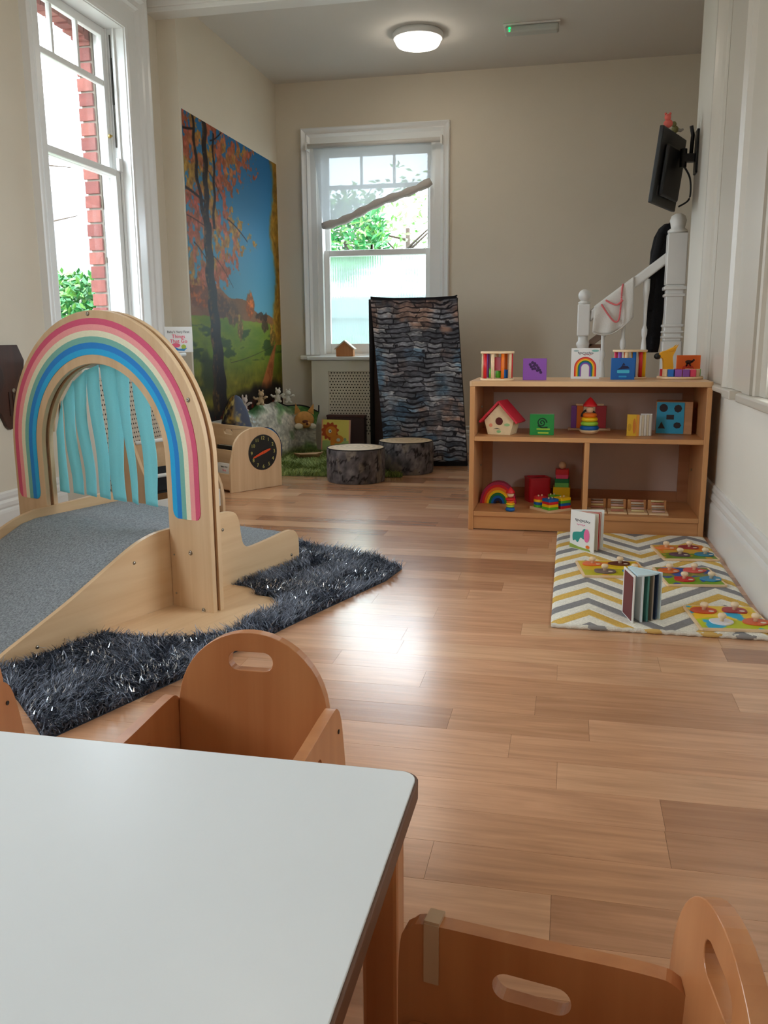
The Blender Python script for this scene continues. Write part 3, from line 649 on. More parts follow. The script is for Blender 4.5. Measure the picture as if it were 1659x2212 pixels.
# ---------------------------------------------------------------- shaggy rugs
def inpoly(P, poly):
    x, y = P[:, 0], P[:, 1]; r = np.zeros(len(P), bool); n = len(poly)
    for i in range(n):
        x1, y1 = poly[i]; x2, y2 = poly[(i+1) % n]
        c = ((y1 > y) != (y2 > y)) & (x < (x2-x1)*(y-y1)/((y2-y1) if y2 != y1 else 1e-9)+x1); r ^= c
    return r
def pile(name, poly, n, h, w, mats, seed, avoid=None, lean=.6, seg=2, parent=None, weights=(.6, .3, .1), curl=.35, z0=.003, dens=None):
    R = np.random.RandomState(seed); P = np.array(poly); lo, hi = P.min(0), P.max(0); pts = np.zeros((0, 2))
    while len(pts) < n:
        q = lo+(hi-lo)*R.rand(n*2, 2); k = inpoly(q, poly)
        if avoid: 
            for av in avoid: k &= ~inpoly(q, av)
        if dens is not None: k &= R.rand(len(q)) < dens(q)
        pts = np.vstack([pts, q[k]])
    pts = pts[:n]
    cl_ = R.rand(n)*0; ang = 6.28*fbm(pts[:, 0], pts[:, 1], (5, 5), 3, seed)*1.6+R.randn(n)*.9
    d = np.stack([np.cos(ang), np.sin(ang)], 1); sd = np.stack([-d[:, 1], d[:, 0]], 1)*(w*(.6+.8*R.rand(n)))[:, None]
    H = h*(.65+.7*R.rand(n))*(.8+.4*fbm(pts[:, 0], pts[:, 1], (9, 9), 2, seed+5)); Lr = H*lean*(.5+R.rand(n))
    rows = []
    for s in range(seg+1):
        f = s/seg; c = pts+d*(Lr*f**1.6)[:, None]; z = z0+H*f*(1-curl*f*R.rand(n)); ww = (1-f*.85)
        rows.append(np.stack([np.c_[c-sd*ww*.5, z], np.c_[c+sd*ww*.5, z]], 1))
    V = np.stack(rows, 1).reshape(-1, 3); k = 2*(seg+1); b = np.arange(n)[:, None]*k
    F = np.concatenate([np.stack([b+2*s, b+2*s+1, b+2*s+3, b+2*s+2], 2).reshape(-1, 4) for s in range(seg)])
    mi = np.tile(R.choice(len(mats), n, p=weights), seg)
    me = bpy.data.meshes.new(name); me.vertices.add(len(V)); me.vertices.foreach_set('co', V.ravel()); me.loops.add(F.size); me.loops.foreach_set('vertex_index', F.ravel())
    me.polygons.add(len(F)); me.polygons.foreach_set('loop_start', np.arange(len(F))*4); me.polygons.foreach_set('loop_total', np.full(len(F), 4)); me.polygons.foreach_set('material_index', mi)
    for m in mats: me.materials.append(m)
    me.update(calc_edges=True); o = bpy.data.objects.new(name, me); COL.objects.link(o); o['kind'] = 'stuff'
    if parent: o.parent = parent
    return o
rugpoly = [(-.70, 3.62), (-.85, 3.78), (-1.14, 3.90), (-1.34, 4.05), (-1.75, 4.25), (-2.25, 4.35), (-2.42, 3.6), (-2.35, 2.6), (-2.1, 2.15), (-1.66, 2.14), (-1.50, 2.01), (-1.36, 1.88), (-1.28, 1.80), (-1.20, 2.02), (-1.12, 2.24), (-1.06, 2.44), (-.98, 2.68), (-.92, 2.87), (-.82, 3.16), (-.73, 3.42)]
def wp(pts): return [tuple((CM @ Vector((u, n, 0)))[:2]) for u, n in pts]
foot = wp([(-.745, .20), (.80, .20), (.80, .93), (-.745, .93)]); bas = wp([(u*1.0, n+.006) for u, n in base]+[(.33, .22), (-.345, .22)])
legp = wp([(-.02, -.01), (.06, -.01), (.06, 1.11), (-.02, 1.11)])
rg = ob('shaggy_rug', G().prism(rugpoly, 0, .0018), pm('rug_backing', (46, 48, 56), .95)); tag(rg, 'slate-grey shaggy fur rug with silver glitter strands under the rainbow climber', 'rug')
FA = pm('fur_slate', (108, 116, 132), .6, spec=.4); FB = pm('fur_dark', (70, 76, 88), .65); FC = pm('fur_pale', (160, 170, 190), .5)
pile('fur_pile', rugpoly, 52000, .034, .0052, [FA, FB, FC], 2, [foot, bas, legp], .9, 3, rg, (.55, .3, .15))
pile('glitter_strands', rugpoly, 4200, .013, .0042, [pm('silver_tinsel', (235, 240, 248), .25, 1)], 12, [foot, bas, legp], .8, 1, rg, (1,), z0=.021)
grn = [(-2.6, 6.10), (-2.2, 6.08), (-1.95, 6.10), (-1.62, 6.12), (-1.2, 6.16), (-1.19, 6.5), (-1.2, 7.4), (-2.6, 7.42)]
gr = ob('grass_rug', G().prism(grn, 0, .0018), pm('green_backing', (60, 80, 34), .95)); tag(gr, 'grass-green shaggy rug in the reading corner under the stone print', 'rug')
pile('green_pile', grn, 34000, .04, .007, [pm('pile_green', (140, 158, 78), .7), pm('pile_pale', (180, 188, 112), .7), pm('pile_dark', (96, 114, 52), .7)], 4, None, .8, 2, gr, (.5, .25, .25))

# ---------------------------------------------------------------- autumn mural on the far left wall
def mural(U, V):
    Vt = 1-V                                       # 0 at the top
    sky = np.stack([40+70*Vt*1.5, 120+60*Vt*1.4, 178+24*Vt], -1)
    C = np.clip(sky, 0, 225)
    n1 = fbm(U, V, (34, 40), 4, 1); n2 = fbm(U, V, (9, 11), 4, 2); n3 = fbm(U, V, (60, 70), 3, 3)
    def over(C, mask, col): return mixc(C, col, np.clip(mask, 0, 1))
    # distant hills and meadow
    hill = .575+.06*(U-.1)**1*1+.10*(1-U)**.0*0-.0+.05*np.sin(U*3+.5)*-1+.08*U+.012*n2
    hl = .50+.15*U+.01*np.sin(U*20)+.02*(n2-.5)
    m = (Vt > hl)/1.; h = np.stack([118+60*n2, 84+30*n2, 52+20*n2], -1); C = C*(1-m[..., None])+h*m[..., None]
    hz = .635+.02*U+.015*(n2-.5); m = (Vt > hz)/1.; q = fbm(U, V, (6, 26), 4, 8)
    grass = np.stack([78+90*q, 118+52*q, 28+16*q], -1); C = C*(1-m[..., None])+grass*m[..., None]
    m = np.clip((q-.56)*12, 0, 1)*(Vt > hz+.03)*(Vt < .80); C = over(C, m*.75, (34, 62, 20))
    m = np.clip((Vt-.77)*9, 0, 1); rough = np.stack([120+80*(n1-.3), 112+62*(n1-.3), 24+20*n1], -1); C = C*(1-m[..., None])+rough*m[..., None]
    # single orange tree and brown trees on the horizon
    for (cx, cy, rx, ry, col) in ((.60, .585, .055, .055, (206, 104, 36)), (.40, .62, .07, .05, (122, 84, 50)), (.48, .67, .035, .055, (150, 116, 60)), (.78, .66, .05, .03, (96, 66, 34)), (.74, .625, .09, .02, (86, 58, 40)), (.87, .70, .035, .05, (168, 120, 46)), (.10, .56, .12, .06, (170, 92, 42)), (.26, .60, .12, .045, (110, 70, 46))):
        e = sgn_ell(U+.03*(n1-.5), Vt+.03*(n3-.5), cx, cy, rx, ry); C = over(C, np.clip(e*3, 0, 1)*(.75+.25*n3), [c*(.75+.0) for c in col]); C = over(C, np.clip(e*3, 0, 1)*np.clip((n3-.5)*4, 0, 1), [min(255, c*1.25) for c in col])
    # red path
    pc = .93-.17*np.clip((Vt-.73)/.2, 0, 1)**.8; pw = .012+.075*np.clip((Vt-.72)/.2, 0, 1); m = np.clip((pw-np.abs(U-pc))*60, 0, 1)*(Vt > .725); C = over(C, m, (206, 118, 62)); C = over(C, m*np.clip((n1-.5)*4, 0, 1), (170, 84, 40))
    # dark foreground with red leaves
    m = np.clip((Vt-.905-.03*np.sin(U*5+1)-.05*(n2-.5))*30, 0, 1); C = over(C, m*.95, (30, 20, 16)); C = over(C, m*np.clip((n1-.52)*6, 0, 1)*np.clip((Vt-.93)*20, 0, 1), (138, 44, 24))
    m = np.clip((.36-U)*8, 0, 1)*np.clip((Vt-.70)*12, 0, 1)*np.clip((.93-Vt)*20, 0, 1)*np.clip((n2-.38)*6, 0, 1); C = over(C, m*.8, (40, 52, 22))
    # foliage, upper left, hanging branches
    edge = .80-.62*np.clip(Vt-.02, 0, 1)**1.0*0; lim = np.where(Vt < .28, .52+.28*(1-Vt/.28)*.6+.1*np.sin(Vt*22), .66-.3*np.clip((Vt-.40)/.12, 0, 1)+.05*np.sin(Vt*40))
    dens = np.clip((lim-U)*4+.1, 0, 1)*(Vt < .54); L = np.clip((n1-.50+.22*dens-.10)*14, 0, 1)*(dens > .02)
    red = np.stack([196+30*n3, 92+60*n2, 62+30*n3], -1); gold = np.stack([214+20*n3, 150+40*n3, 60+20*n2], -1)
    t = np.clip((n2-.45)*6, 0, 1)[..., None]; leaf = red*(1-t)+gold*t*.92; leaf = leaf*(.62+.55*n3)[..., None]
    C = C*(1-L[..., None])+leaf*L[..., None]
    # golden trees on the right edge
    m = np.clip((U-.90-.05*np.sin(Vt*17)*.6-.05*(n1-.5))*26, 0, 1)*(Vt < .74); g = np.stack([196+40*n3, 132+50*n3, 40+20*n3], -1)*(.55+.6*n1)[..., None]; C = C*(1-m[..., None])+g*m[..., None]
    # trunks and boughs
    def stem(C, pts, w0, w1, col=(38, 24, 20)):
        p = np.array(pts, float); c = np.interp(Vt, p[:, 1], p[:, 0]); w = np.interp(Vt, [p[0, 1], p[-1, 1]], [w0, w1]); m = np.clip((w-np.abs(U-c-.006*np.sin(Vt*60)))*220, 0, 1)*((Vt >= p[0, 1]) & (Vt <= p[-1, 1])); C = over(C, m, col)
        return over(C, m*np.clip((n3-.5)*5, 0, 1)*np.clip((c-U)/w+.3, 0, 1), (122, 84, 40))
    C = stem(C, [(.09, 0), (.11, .2), (.16, .32), (.18, .50)], .012, .022); C = stem(C, [(.19, 0), (.185, .2), (.18, .35), (.20, .55)], .022, .03)
    C = stem(C, [(.27, .02), (.265, .2), (.24, .34)], .010, .014); C = stem(C, [(.18, .32), (.19, .5), (.22, .7), (.24, .85), (.25, .97)], .036, .062, (32, 20, 18))
    C = stem(C, [(.19, .78), (.18, .9), (.18, .98)], .012, .022, (60, 42, 22))
    for (x0, y0, x1, y1, w) in ((0, .055, .1, .04, .005), (0, .235, .17, .26, .006), (.38, .29, .60, .35, .004), (0, .32, .17, .34, .003), (.05, .40, .18, .46, .004), (.2, .15, .34, .23, .003), (.22, .43, .42, .53, .003), (.24, .05, .36, .0, .004), (.36, .80, .9, .74, .002)):
        tt = np.clip((U-x0)/(x1-x0), 0, 1); yy = y0+(y1-y0)*tt**1.4; m = np.clip((w-np.abs(Vt-yy))*400, 0, 1)*((U > min(x0, x1)) & (U < max(x0, x1))); C = over(C, m, (40, 26, 24))
    return C*.80
mz0, mz1 = .41, 2.535; mY0, mY1 = 5.745, 7.672
mu = painted('wall_mural', [(-2.6105, mY0, mz0), (-2.6105, mY1, mz0), (-2.6105, mY1, mz1), (-2.6105, mY0, mz1)], 300, 420, mural, vcmat('mural_print', .6, .1))
tag(mu, 'tall printed mural of an autumn park with a winding red path on the left wall', 'mural')

# ---------------------------------------------------------------- radiator covers
def grille(g, M, w, h, nx, ny, hole=.55):
    """perforated sheet: staggered square holes"""
    cw, chh = w/nx, h/ny
    for j in range(ny):
        off = .5 if j % 2 else 0
        for i in range(nx if not off else nx-1):
            x0, z0 = (i+off)*cw, j*chh; a, b = cw*(1-hole)/2, chh*(1-hole)/2
            o = [(x0, 0, z0), (x0+cw, 0, z0), (x0+cw, 0, z0+chh), (x0, 0, z0+chh)]; q = [(x0+cw/2, 0, z0+b), (x0+cw-a, 0, z0+chh/2), (x0+cw/2, 0, z0+chh-b), (x0+a, 0, z0+chh/2)]
            vs = [M @ Vector(p) for p in o+q]
            g.add(vs, [(0, 1, 4), (1, 5, 4), (1, 2, 5), (2, 6, 5), (2, 3, 6), (3, 7, 6), (3, 0, 7), (0, 4, 7)])
        if off:
            for x0 in (0, w-cw/2): g.add([M @ Vector(p) for p in ((x0, 0, j*chh), (x0+cw/2, 0, j*chh), (x0+cw/2, 0, (j+1)*chh), (x0, 0, (j+1)*chh))], [(0, 1, 2, 3)])
GRL = pm('cream_grille', (214, 204, 186), .5); DARKIN = pm('radiator_cavity', (60, 52, 46), .9)
def rad_cover(M, w, h, d, label, gx0, gx1, gz0, gz1, nx, ny):
    t = thing('radiator_cover', label, 'radiator cover', M=M)
    ob('cabinet', G().prism([(0, 0), (w, 0), (w, h), (0, h)], 0, .016, XZ, holes=[[(gx0, gz0), (gx1, gz0), (gx1, gz1), (gx0, gz1)]]).box((0, .017, 0), (.016, d, h)).box((w-.016, .017, 0), (w, d, h)), pm('cream_cabinet_paint', (220, 214, 200), .4), t, bevel=.002)
    g = G(); grille(g, T(gx0, .012, gz0), gx1-gx0, gz1-gz0, nx, ny); ob('grille', g, GRL, t, kind='stuff', recalc=False)
    ob('backing', G().box((.02, .06, .02), (w-.02, .07, h-.02)), DARKIN, t)
    return t
rad_cover(T(-2.275, 7.50, 0), 1.12, .826, .19, 'cream radiator cover with a perforated grille under the back window', .155, .965, .16, .728, 30, 22)
rad_cover(T(-2.58, 4.25, 0, PI/2), 1.2, .86, .15, 'cream radiator cover under the left window, glimpsed through the rainbow arch', .1, 1.1, .14, .80, 36, 24)

# ---------------------------------------------------------------- blind, wooden house, sill book
bl = thing('roller_blind', 'sagging white roller blind hanging askew over the back window', 'blind', (0, 7.63, 0))
ob('roller', G().cyl(.02, -2.30, -1.13, 16, Matrix.Rotation(PI/2, 4, 'Y')), WHITE, bl, M=T(0, -.01, 2.655))
ob('bracket', G().box((-2.315, -.04, 2.62), (-2.30, .06, 2.69)), WHITE, bl); ob('bracket', G().box((-1.13, -.04, 2.62), (-1.115, .06, 2.69)), WHITE, bl)
m = bpy.data.materials.new('sheer_blind_fabric'); m.use_nodes = True; n_, l_ = m.node_tree.nodes, m.node_tree.links; b_ = n_['Principled BSDF']
b_.inputs['Base Color'].default_value = (.78, .80, .80, 1); b_.inputs['Roughness'].default_value = .9
tl = n_.new('ShaderNodeBsdfTranslucent'); tl.inputs[0].default_value = (.20, .22, .23, 1); tp = n_.new('ShaderNodeBsdfTransparent'); tp.inputs[0].default_value = (.9, .95, 1, 1)
m1 = n_.new('ShaderNodeMixShader'); m1.inputs[0].default_value = .45; m2 = n_.new('ShaderNodeMixShader'); m2.inputs[0].default_value = .07
l_.new(b_.outputs[0], m1.inputs[1]); l_.new(tl.outputs[0], m1.inputs[2]); l_.new(m1.outputs[0], m2.inputs[1]); l_.new(tp.outputs[0], m2.inputs[2]); l_.new(m2.outputs[0], n_['Material Output'].inputs[0])
SHEER = m
def edge(u): return 2.02+(2.36-2.02)*(u**1.15)-.012*sin(u*9)
NX, NY = 40, 26; vs = []; fs = []
for j in range(NY+1):
    for i in range(NX+1):
        u = i/NX; v = j/NY; top = 2.648; z = top+(edge(u)-top)*v; xl = -2.255+.075*v; xr = -1.212-.006*v
        vs.append((xl+(xr-xl)*u, .0+.018*sin(PI*v)*sin(u*7+v*4)+.012*sin((u+v*.6)*16)*v, z))
for j in range(NY):
    for i in range(NX): a = j*(NX+1)+i; fs.append((a, a+1, a+NX+2, a+NX+1))
ob('fabric', G().add(vs, fs, True), SHEER, bl, recalc=False)
hem = [(-2.182+.97*u, -.004+.018*sin(u*7)*0, edge(u)-.028) for u in [i/24 for i in range(25)]]
ob('rolled_hem', G().tube(hem, [.028+.012*sin(i*.9)**2 for i in range(25)], 10), pm('hem_fabric', (196, 190, 184), .95, bump=.3, bscale=60), bl)
hw = thing('toy_house', 'plain wooden gabled toy house on the back window sill', 'toy', (-1.965, 7.53, .861))
ob('body', G().prism([(-.078, 0), (.078, 0), (.078, .07), (0, .13), (-.078, .07)], -.03, .03, XZ), wood('cedar_block', (204, 138, 84), (180, 112, 62), .5, 'Z', 1.5), hw, bevel=.002)
ob('roof', G().prism([(-.094, .066), (-.086, .058), (0, .128), (.086, .058), (.094, .066), (0, .142)], -.04, .04, XZ), pm('pale_roof_ply', (212, 196, 170), .5), hw, bevel=.001)
def simple_book(name, label, M, w, h, th, cover, group=None, cat='book'):
    """closed book standing upright, cover facing -Y, origin at bottom centre"""
    t = thing(name, label, cat, M=M, group=group)
    ob('pages', G().box((-w/2+.004, .002, .003), (w/2-.003, th-.002, h-.003)), PAGES, t)
    ob('cover', G().box((-w/2, 0, 0), (w/2, .0019, h)).box((-w/2, th-.0019, 0), (w/2, th, h)).box((-w/2, .002, 0), (-w/2+.0035, th-.002, h)), cover, t, bevel=.0006, seg=1)
    return t
def flat(parent, name, pts, mat, y=-.0012, d=.0011, holes=(), M=None): return ob(name, G().prism(pts, y, y+d, (M or Matrix()) @ XZ, holes=holes), mat, parent)
bk = simple_book('board_book', 'white baby board book about things that go on the left window sill', T(-2.655, 5.52, .929, .55), .27, .17, .02, PAPER)
text("Baby's Very First", .022, INK, bk, T(.04, -.0012, .135) @ UP); text('Things', .034, PINK, bk, T(.04, -.0012, .105) @ UP, ext=.001); text('That Go', .034, PINK, bk, T(.04, -.0012, .073) @ UP, ext=.001)
flat(bk, 'picture_boat', [(.0, .04), (.02, .012), (.075, .008), (.095, .028), (.04, .022)], pm('cover_blue', (40, 130, 190), .5)); flat(bk, 'picture_car', ell(.03, .015, 16, .02, .046), pm('cover_pink', (226, 90, 120), .5)); flat(bk, 'picture_truck', ell(.016, .016, 16, .072, .036), pm('cover_lime', (170, 190, 70), .5))
flat(bk, 'picture_panel', [(-.13, .01), (-.05, .01), (-.05, .155), (-.13, .155)], pm('cover_grey', (200, 204, 206), .5))

# ---------------------------------------------------------------- stone print A-frame and log stools
def stone(U, V):
    Vt = 1-V; hsh = lambda a, b: np.abs(np.sin(a*12.9898+b*78.233)*43758.5453) % 1
    a = fbm(U, V, (7, 30), 5, 21); b = fbm(U, V, (5, 9), 3, 22); c = fbm(U, V, (26, 110), 4, 23); w1 = fbm(U, V, (5, 5), 3, 24); w2 = fbm(U, V, (9, 14), 3, 25)
    t = V*34+1.5*(w1-.5)+.55*(w2-.5); row = np.floor(t); fr = t-row; cx = U*(3+2.5*hsh(row, 1.))+hsh(row, 5.)*3+.9*(w2-.5); cell = np.floor(cx); fx = cx-cell; tone = hsh(row, cell)
    base = np.stack([72+62*tone, 72+62*tone, 78+60*tone], -1)*(.55+.85*a)[..., None]
    warm = base*np.array((1.22, .98, .84)); k = np.clip((b-.58)*5+3.5*np.clip(.30-Vt, 0, 1), 0, 1)[..., None]; C = base*(1-k)+warm*k
    k = np.clip((fbm(U, V, (4, 6), 3, 29)-.48)*6*(Vt > .3), 0, 1)[..., None]; C = C*(1-k)+C*np.array((.80, 1.0, 1.12))*k
    gap = np.minimum(fr, 1-fr)*1.0; gx = np.minimum(fx, 1-fx)*3; e = np.minimum(gap, gx+.05); C = mixc(C, (20, 16, 20), np.clip((.34*w1-e)*10, 0, 1)*.85)
    C = mixc(C, (188, 182, 172), np.clip((fr-.55)*3, 0, 1)*np.clip((.93-fr)*12, 0, 1)*np.clip((tone-.55)*3, 0, 1)*np.clip((c-.40)*5, 0, 1)*.75)
    C = C*(.62+.76*c)[..., None]; C = mixc(C, (14, 12, 16), np.clip((.022-Vt)*90, 0, 1)); C = mixc(C, (12, 10, 12), np.clip((.032-V)*120, 0, 1))
    hl = sgn_ell(U+.05*(a-.5), Vt+.03*(c-.5), .85, .19, .09, .028); return mixc(C, (168, 130, 110), np.clip(hl, 0, 1)*.9)
VP_ = vcmat('stone_print', .75, .2)
BL, BR_, TR, TL = (-1.43, 6.745, .004), (-.779, 6.83, .004), (-.905, 7.03, 1.335), (-1.602, 6.99, 1.335)
af = thing('stone_print_frame', 'tall folding A-frame covered in dark stone-print fabric before the back window', 'screen', (-1.15, 7.0, 0))
off = lambda p, q=(0, 0, 0): (p[0]+1.15+q[0], p[1]-7.0+q[1], p[2]+q[2])
f = painted('printed_fabric', [off(p, (0, -.022, 0)) for p in (BL, BR_, TR, TL)], 230, 420, stone, VP_, af, fold=lambda U, V: np.stack([0*U, -.004*np.sin(V*40+U*9)*np.sin(PI*U), .014*(np.abs(U-.5)*2)**6*V**14], -1))
g = G().add([off(p) for p in (BL, BR_, TR, TL)]+[off(p, (0, .03, 0)) for p in (BL, BR_, TR, TL)], [(0, 1, 2, 3), (7, 6, 5, 4), (0, 4, 5, 1), (1, 5, 6, 2), (2, 6, 7, 3), (3, 7, 4, 0)])
BLKF = pm('black_fabric', (30, 24, 26), .85); ob('front_board', g, BLKF, af, bevel=.004)
bBL, bBR = (-1.70, 7.46, .004), (-1.02, 7.40, .004); tL, tR = (-1.602, 7.03, 1.33), (-.905, 7.07, 1.33)
g = G().add([off(p) for p in (bBL, bBR, tR, tL)]+[off(p, (0, .03, 0)) for p in (bBL, bBR, tR, tL)], [(3, 2, 1, 0), (4, 5, 6, 7), (1, 5, 4, 0), (2, 6, 5, 1), (3, 7, 6, 2), (0, 4, 7, 3)])
ob('back_board', g, pm('brown_lining', (62, 42, 36), .85), af)
ob('piping', G().tube([off(TL, (0, -.01, .0)), off(TL, (.02, -.012, .004)), off((-1.25, 7.01, 1.322)), off(TR, (-.02, -.012, .004)), off(TR, (.004, -.01, .012))], .006, 6), BLKF, af)
ob('side_piping', G().tube([off(TL, (-.004, .02, -.01)), off((-1.66, 7.25, .65)), off(bBL, (-.004, .0, .0))], .02, 8), BLKF, af)
def bark(U, V):
    a = fbm(U, V, (30, 3), 4, 41); b = fbm(U, V, (70, 8), 4, 42); s = np.abs(fbm(U, V, (22, 2.2), 4, 44)-.5)
    C = np.stack([62+84*a, 60+76*a, 64+70*a], -1)*(.55+.7*b)[..., None]; C = mixc(C, (18, 14, 16), np.clip((.05-s)*30, 0, 1)*.9)
    w = np.clip((fbm(U, V, (16, 2), 3, 47)-.62)*14, 0, 1); C = mixc(C, (128, 116, 100), w*.6)
    return C
def rings(X, Y):
    r = np.sqrt((X+.1)**2+Y**2); q = fbm(X+3, Y+3, (3, 3), 4, 51)
    return np.stack([206+16*np.sin(r*36+q*6), 180+15*np.sin(r*36+q*6), 146+13*np.sin(r*36+q*6)], -1)*(.92+.12*q)[..., None]
def log_stool(loc, label, rz=0, r=.212, h=.24):
    t = thing('log_stool', label, 'stool', (*loc, .002), rz, group='padded log-print stools')
    NA, NH = 160, 24; A = np.linspace(0, 2*PI, NA+1)
    o = painted('bark_cover', [(0, 0, 0), (1, 0, 0), (1, 0, 1), (0, 0, 1)], NA, NH, bark, vcmat('bark_print', .7, .25), t)
    co = np.empty((NH+1)*(NA+1)*3); o.data.vertices.foreach_get('co', co); co = co.reshape(-1, 3); u, v = co[:, 0], co[:, 2]
    rr = r*(1-.03*np.abs(v*2-1)**6); co = np.stack([rr*np.cos(u*2*PI), rr*np.sin(u*2*PI), v*h], 1); o.data.vertices.foreach_set('co', co.ravel()); o.data.update()
    ob('foam_body', G().cyl(r*.955, .0, h-.002, 48), BLKF, t)
    p = painted('ring_top', [(0, 0, 0), (1, 0, 0), (1, 0, 1), (0, 0, 1)], 120, 24, lambda U, V: rings((1-V)*np.cos(U*2*PI), (1-V)*np.sin(U*2*PI)), vcmat('ring_print', .55, .3), t)
    co = np.empty(25*121*3); p.data.vertices.foreach_get('co', co); co = co.reshape(-1, 3); u, v = co[:, 0], co[:, 2]; q = 1-v
    co = np.stack([r*.972*q*np.cos(u*2*PI), r*.972*q*np.sin(u*2*PI), h+.008*(1-q**4)], 1); p.data.vertices.foreach_set('co', co.ravel()); p.data.update()
    ob('piping', G().tube([(r*.972*cos(2*PI*i/48), r*.972*sin(2*PI*i/48), h) for i in range(48)], .004, 6, True), BLKF, t); return t
log_stool((-1.495, 5.985), 'log-print padded stool nearer the camera, bark sides and pale ring top', .4)
log_stool((-1.215, 6.46), 'log-print padded stool half behind another, against the stone print frame', 2.1)

# ---------------------------------------------------------------- clock-ended book box, book rack, corner soft furnishings
e_ = Vector((.52, .8542, 0)).normalized(); l_v = Vector((-e_.y, e_.x, 0))
BM = Matrix(((e_.x, l_v.x, 0, -2.188), (e_.y, l_v.y, 0, 5.309), (0, 0, 1, .001), (0, 0, 0, 1)))    # x across the end, y along the box
cb = thing('book_box', 'birch book box with a toy clock on its arched end panel', 'book box', M=BM)
endp = [(0, 0), (.44, 0), (.44, .285)]+[(.235+.205*cos(a), .285+.140*sin(a)) for a in [PI*i/20 for i in range(1, 20)]]+[(.03, .285), (.012, .22), (0, .17)]
ob('end_panel', G().prism(endp, 0, .018, XZ), BIRCH, cb, bevel=.004)
ob('end_panel', G().prism(endp, .53, .548, XZ), BIRCH, cb, bevel=.004)
BY = wood('birch_plywood_cross', (226, 194, 154), (208, 170, 128), .38, 'Y', .8)
ob('front_board', G().box((.002, .0185, .02), (.016, .5295, .125)), BY, cb, bevel=.003)
ob('middle_board', G().box((.13, .0185, .10), (.144, .5295, .262)), BY, cb, bevel=.003)
g = G().prism([(.0185, .16), (.5295, .16), (.5295, .42), (.0185, .42)], .235, .25, Matrix(((0, 0, 1, 0), (1, 0, 0, 0), (0, 1, 0, 0), (0, 0, 0, 1))), holes=[rrect(.10, .036, .017, 6, .33, .372)])
ob('handle_board', g, BY, cb, bevel=.003)
ob('back_board', G().box((.424, .0185, .02), (.438, .5295, .2)), BY, cb); ob('base', G().box((.0165, .0185, .012), (.423, .5295, .022)), BY, cb)
ck = ob('clock_face', G().prism(ell(.122, .122, 40, .275, .250), -.006, -.0002, XZ), pm('chalk_black', (28, 30, 30), .5), cb, bevel=.001)
NUM = pm('numeral_gold', (206, 200, 110), .5)
for h in range(1, 13):
    a = PI/2-h*PI/6; text(str(h), .034, NUM, ck, T(.275+.098*cos(a), -.0065, .250+.098*sin(a)) @ UP, name='numeral')
for hx, ln, w in ((PI*1.11, .085, .009), (PI*.10, .055, .010)):
    c_, s_ = cos(hx), sin(hx); q = [(.275-s_*w, .250+c_*w), (.275+c_*ln-s_*w*.6, .250+s_*ln+c_*w*.6), (.275+c_*(ln+.012), .250+s_*(ln+.012)), (.275+c_*ln+s_*w*.6, .250+s_*ln-c_*w*.6), (.275+s_*w, .250-c_*w)]
    ob('clock_hand', G().prism(q, -.011 if ln > .06 else -.0145, -.008 if ln > .06 else -.0115, XZ), pm('hand_orange', (226, 84, 40), .4), ck)
def box_book(x, y0, z, w, h, th, mat, label, rot=0): # stands in the box facing the front tier, local frame of the box
    t = thing('book', label, 'book'); t.matrix_world = BM @ T(x, y0, z)
    ob('pages', G().box((.003, .002, .003), (th-.003, w-.002, h-.002)), PAGES, t); ob('cover', G().box((0, 0, 0), (.0025, w, h)).box((th-.0025, 0, 0), (th, w, h)), mat, t); return t
k1 = box_book(.03, .04, .024, .15, .165, .018, PAPER, 'white board book with pink title in the front tier of the book box')
text('First', .022, PINK, k1, Matrix(((0, 0, -1, -.0008), (-1, 0, 0, .07), (0, 1, 0, .118), (0, 0, 0, 1)))); text("Baby's Very", .016, INK, k1, Matrix(((0, 0, -1, -.0008), (-1, 0, 0, .07), (0, 1, 0, .142), (0, 0, 0, 1))))
k2 = box_book(.03, .21, .024, .13, .16, .018, pm('grey_cover', (190, 186, 180), .5), 'grey picture book in the front tier of the book box, next to the rainbow climber')
ob('picture', G().prism([(.02, .06), (.05, .09), (.09, .10), (.11, .06), (.08, .045)], -.0022, -.0003, Matrix(((0, 0, 1, 0), (1, 0, 0, 0), (0, 1, 0, 0), (0, 0, 0, 1)))), pm('picture_dark', (90, 80, 84), .6), k2)
box_book(.165, .17, .024, .2, .262, .03, BLACK, 'dark-backed book standing in the middle tier of the book box')
lb = thing('leaning_book', 'white and red picture book leaning against the front of the book box', 'book', M=T(-2.442, 5.388, .002, -.547, -.14))
ob('pages', G().box((-.09, .002, .003), (.09, .014, .20)), PAGES, lb); ob('cover', G().box((-.092, 0, 0), (.092, .0019, .205)).box((-.092, .0142, 0), (.092, .016, .205)), PAPER, lb)
for i in range(5): flat(lb, 'red_print', ell(.012, .016, 10, .06-.006*(i % 2), .02+i*.036), RED, M=Matrix())

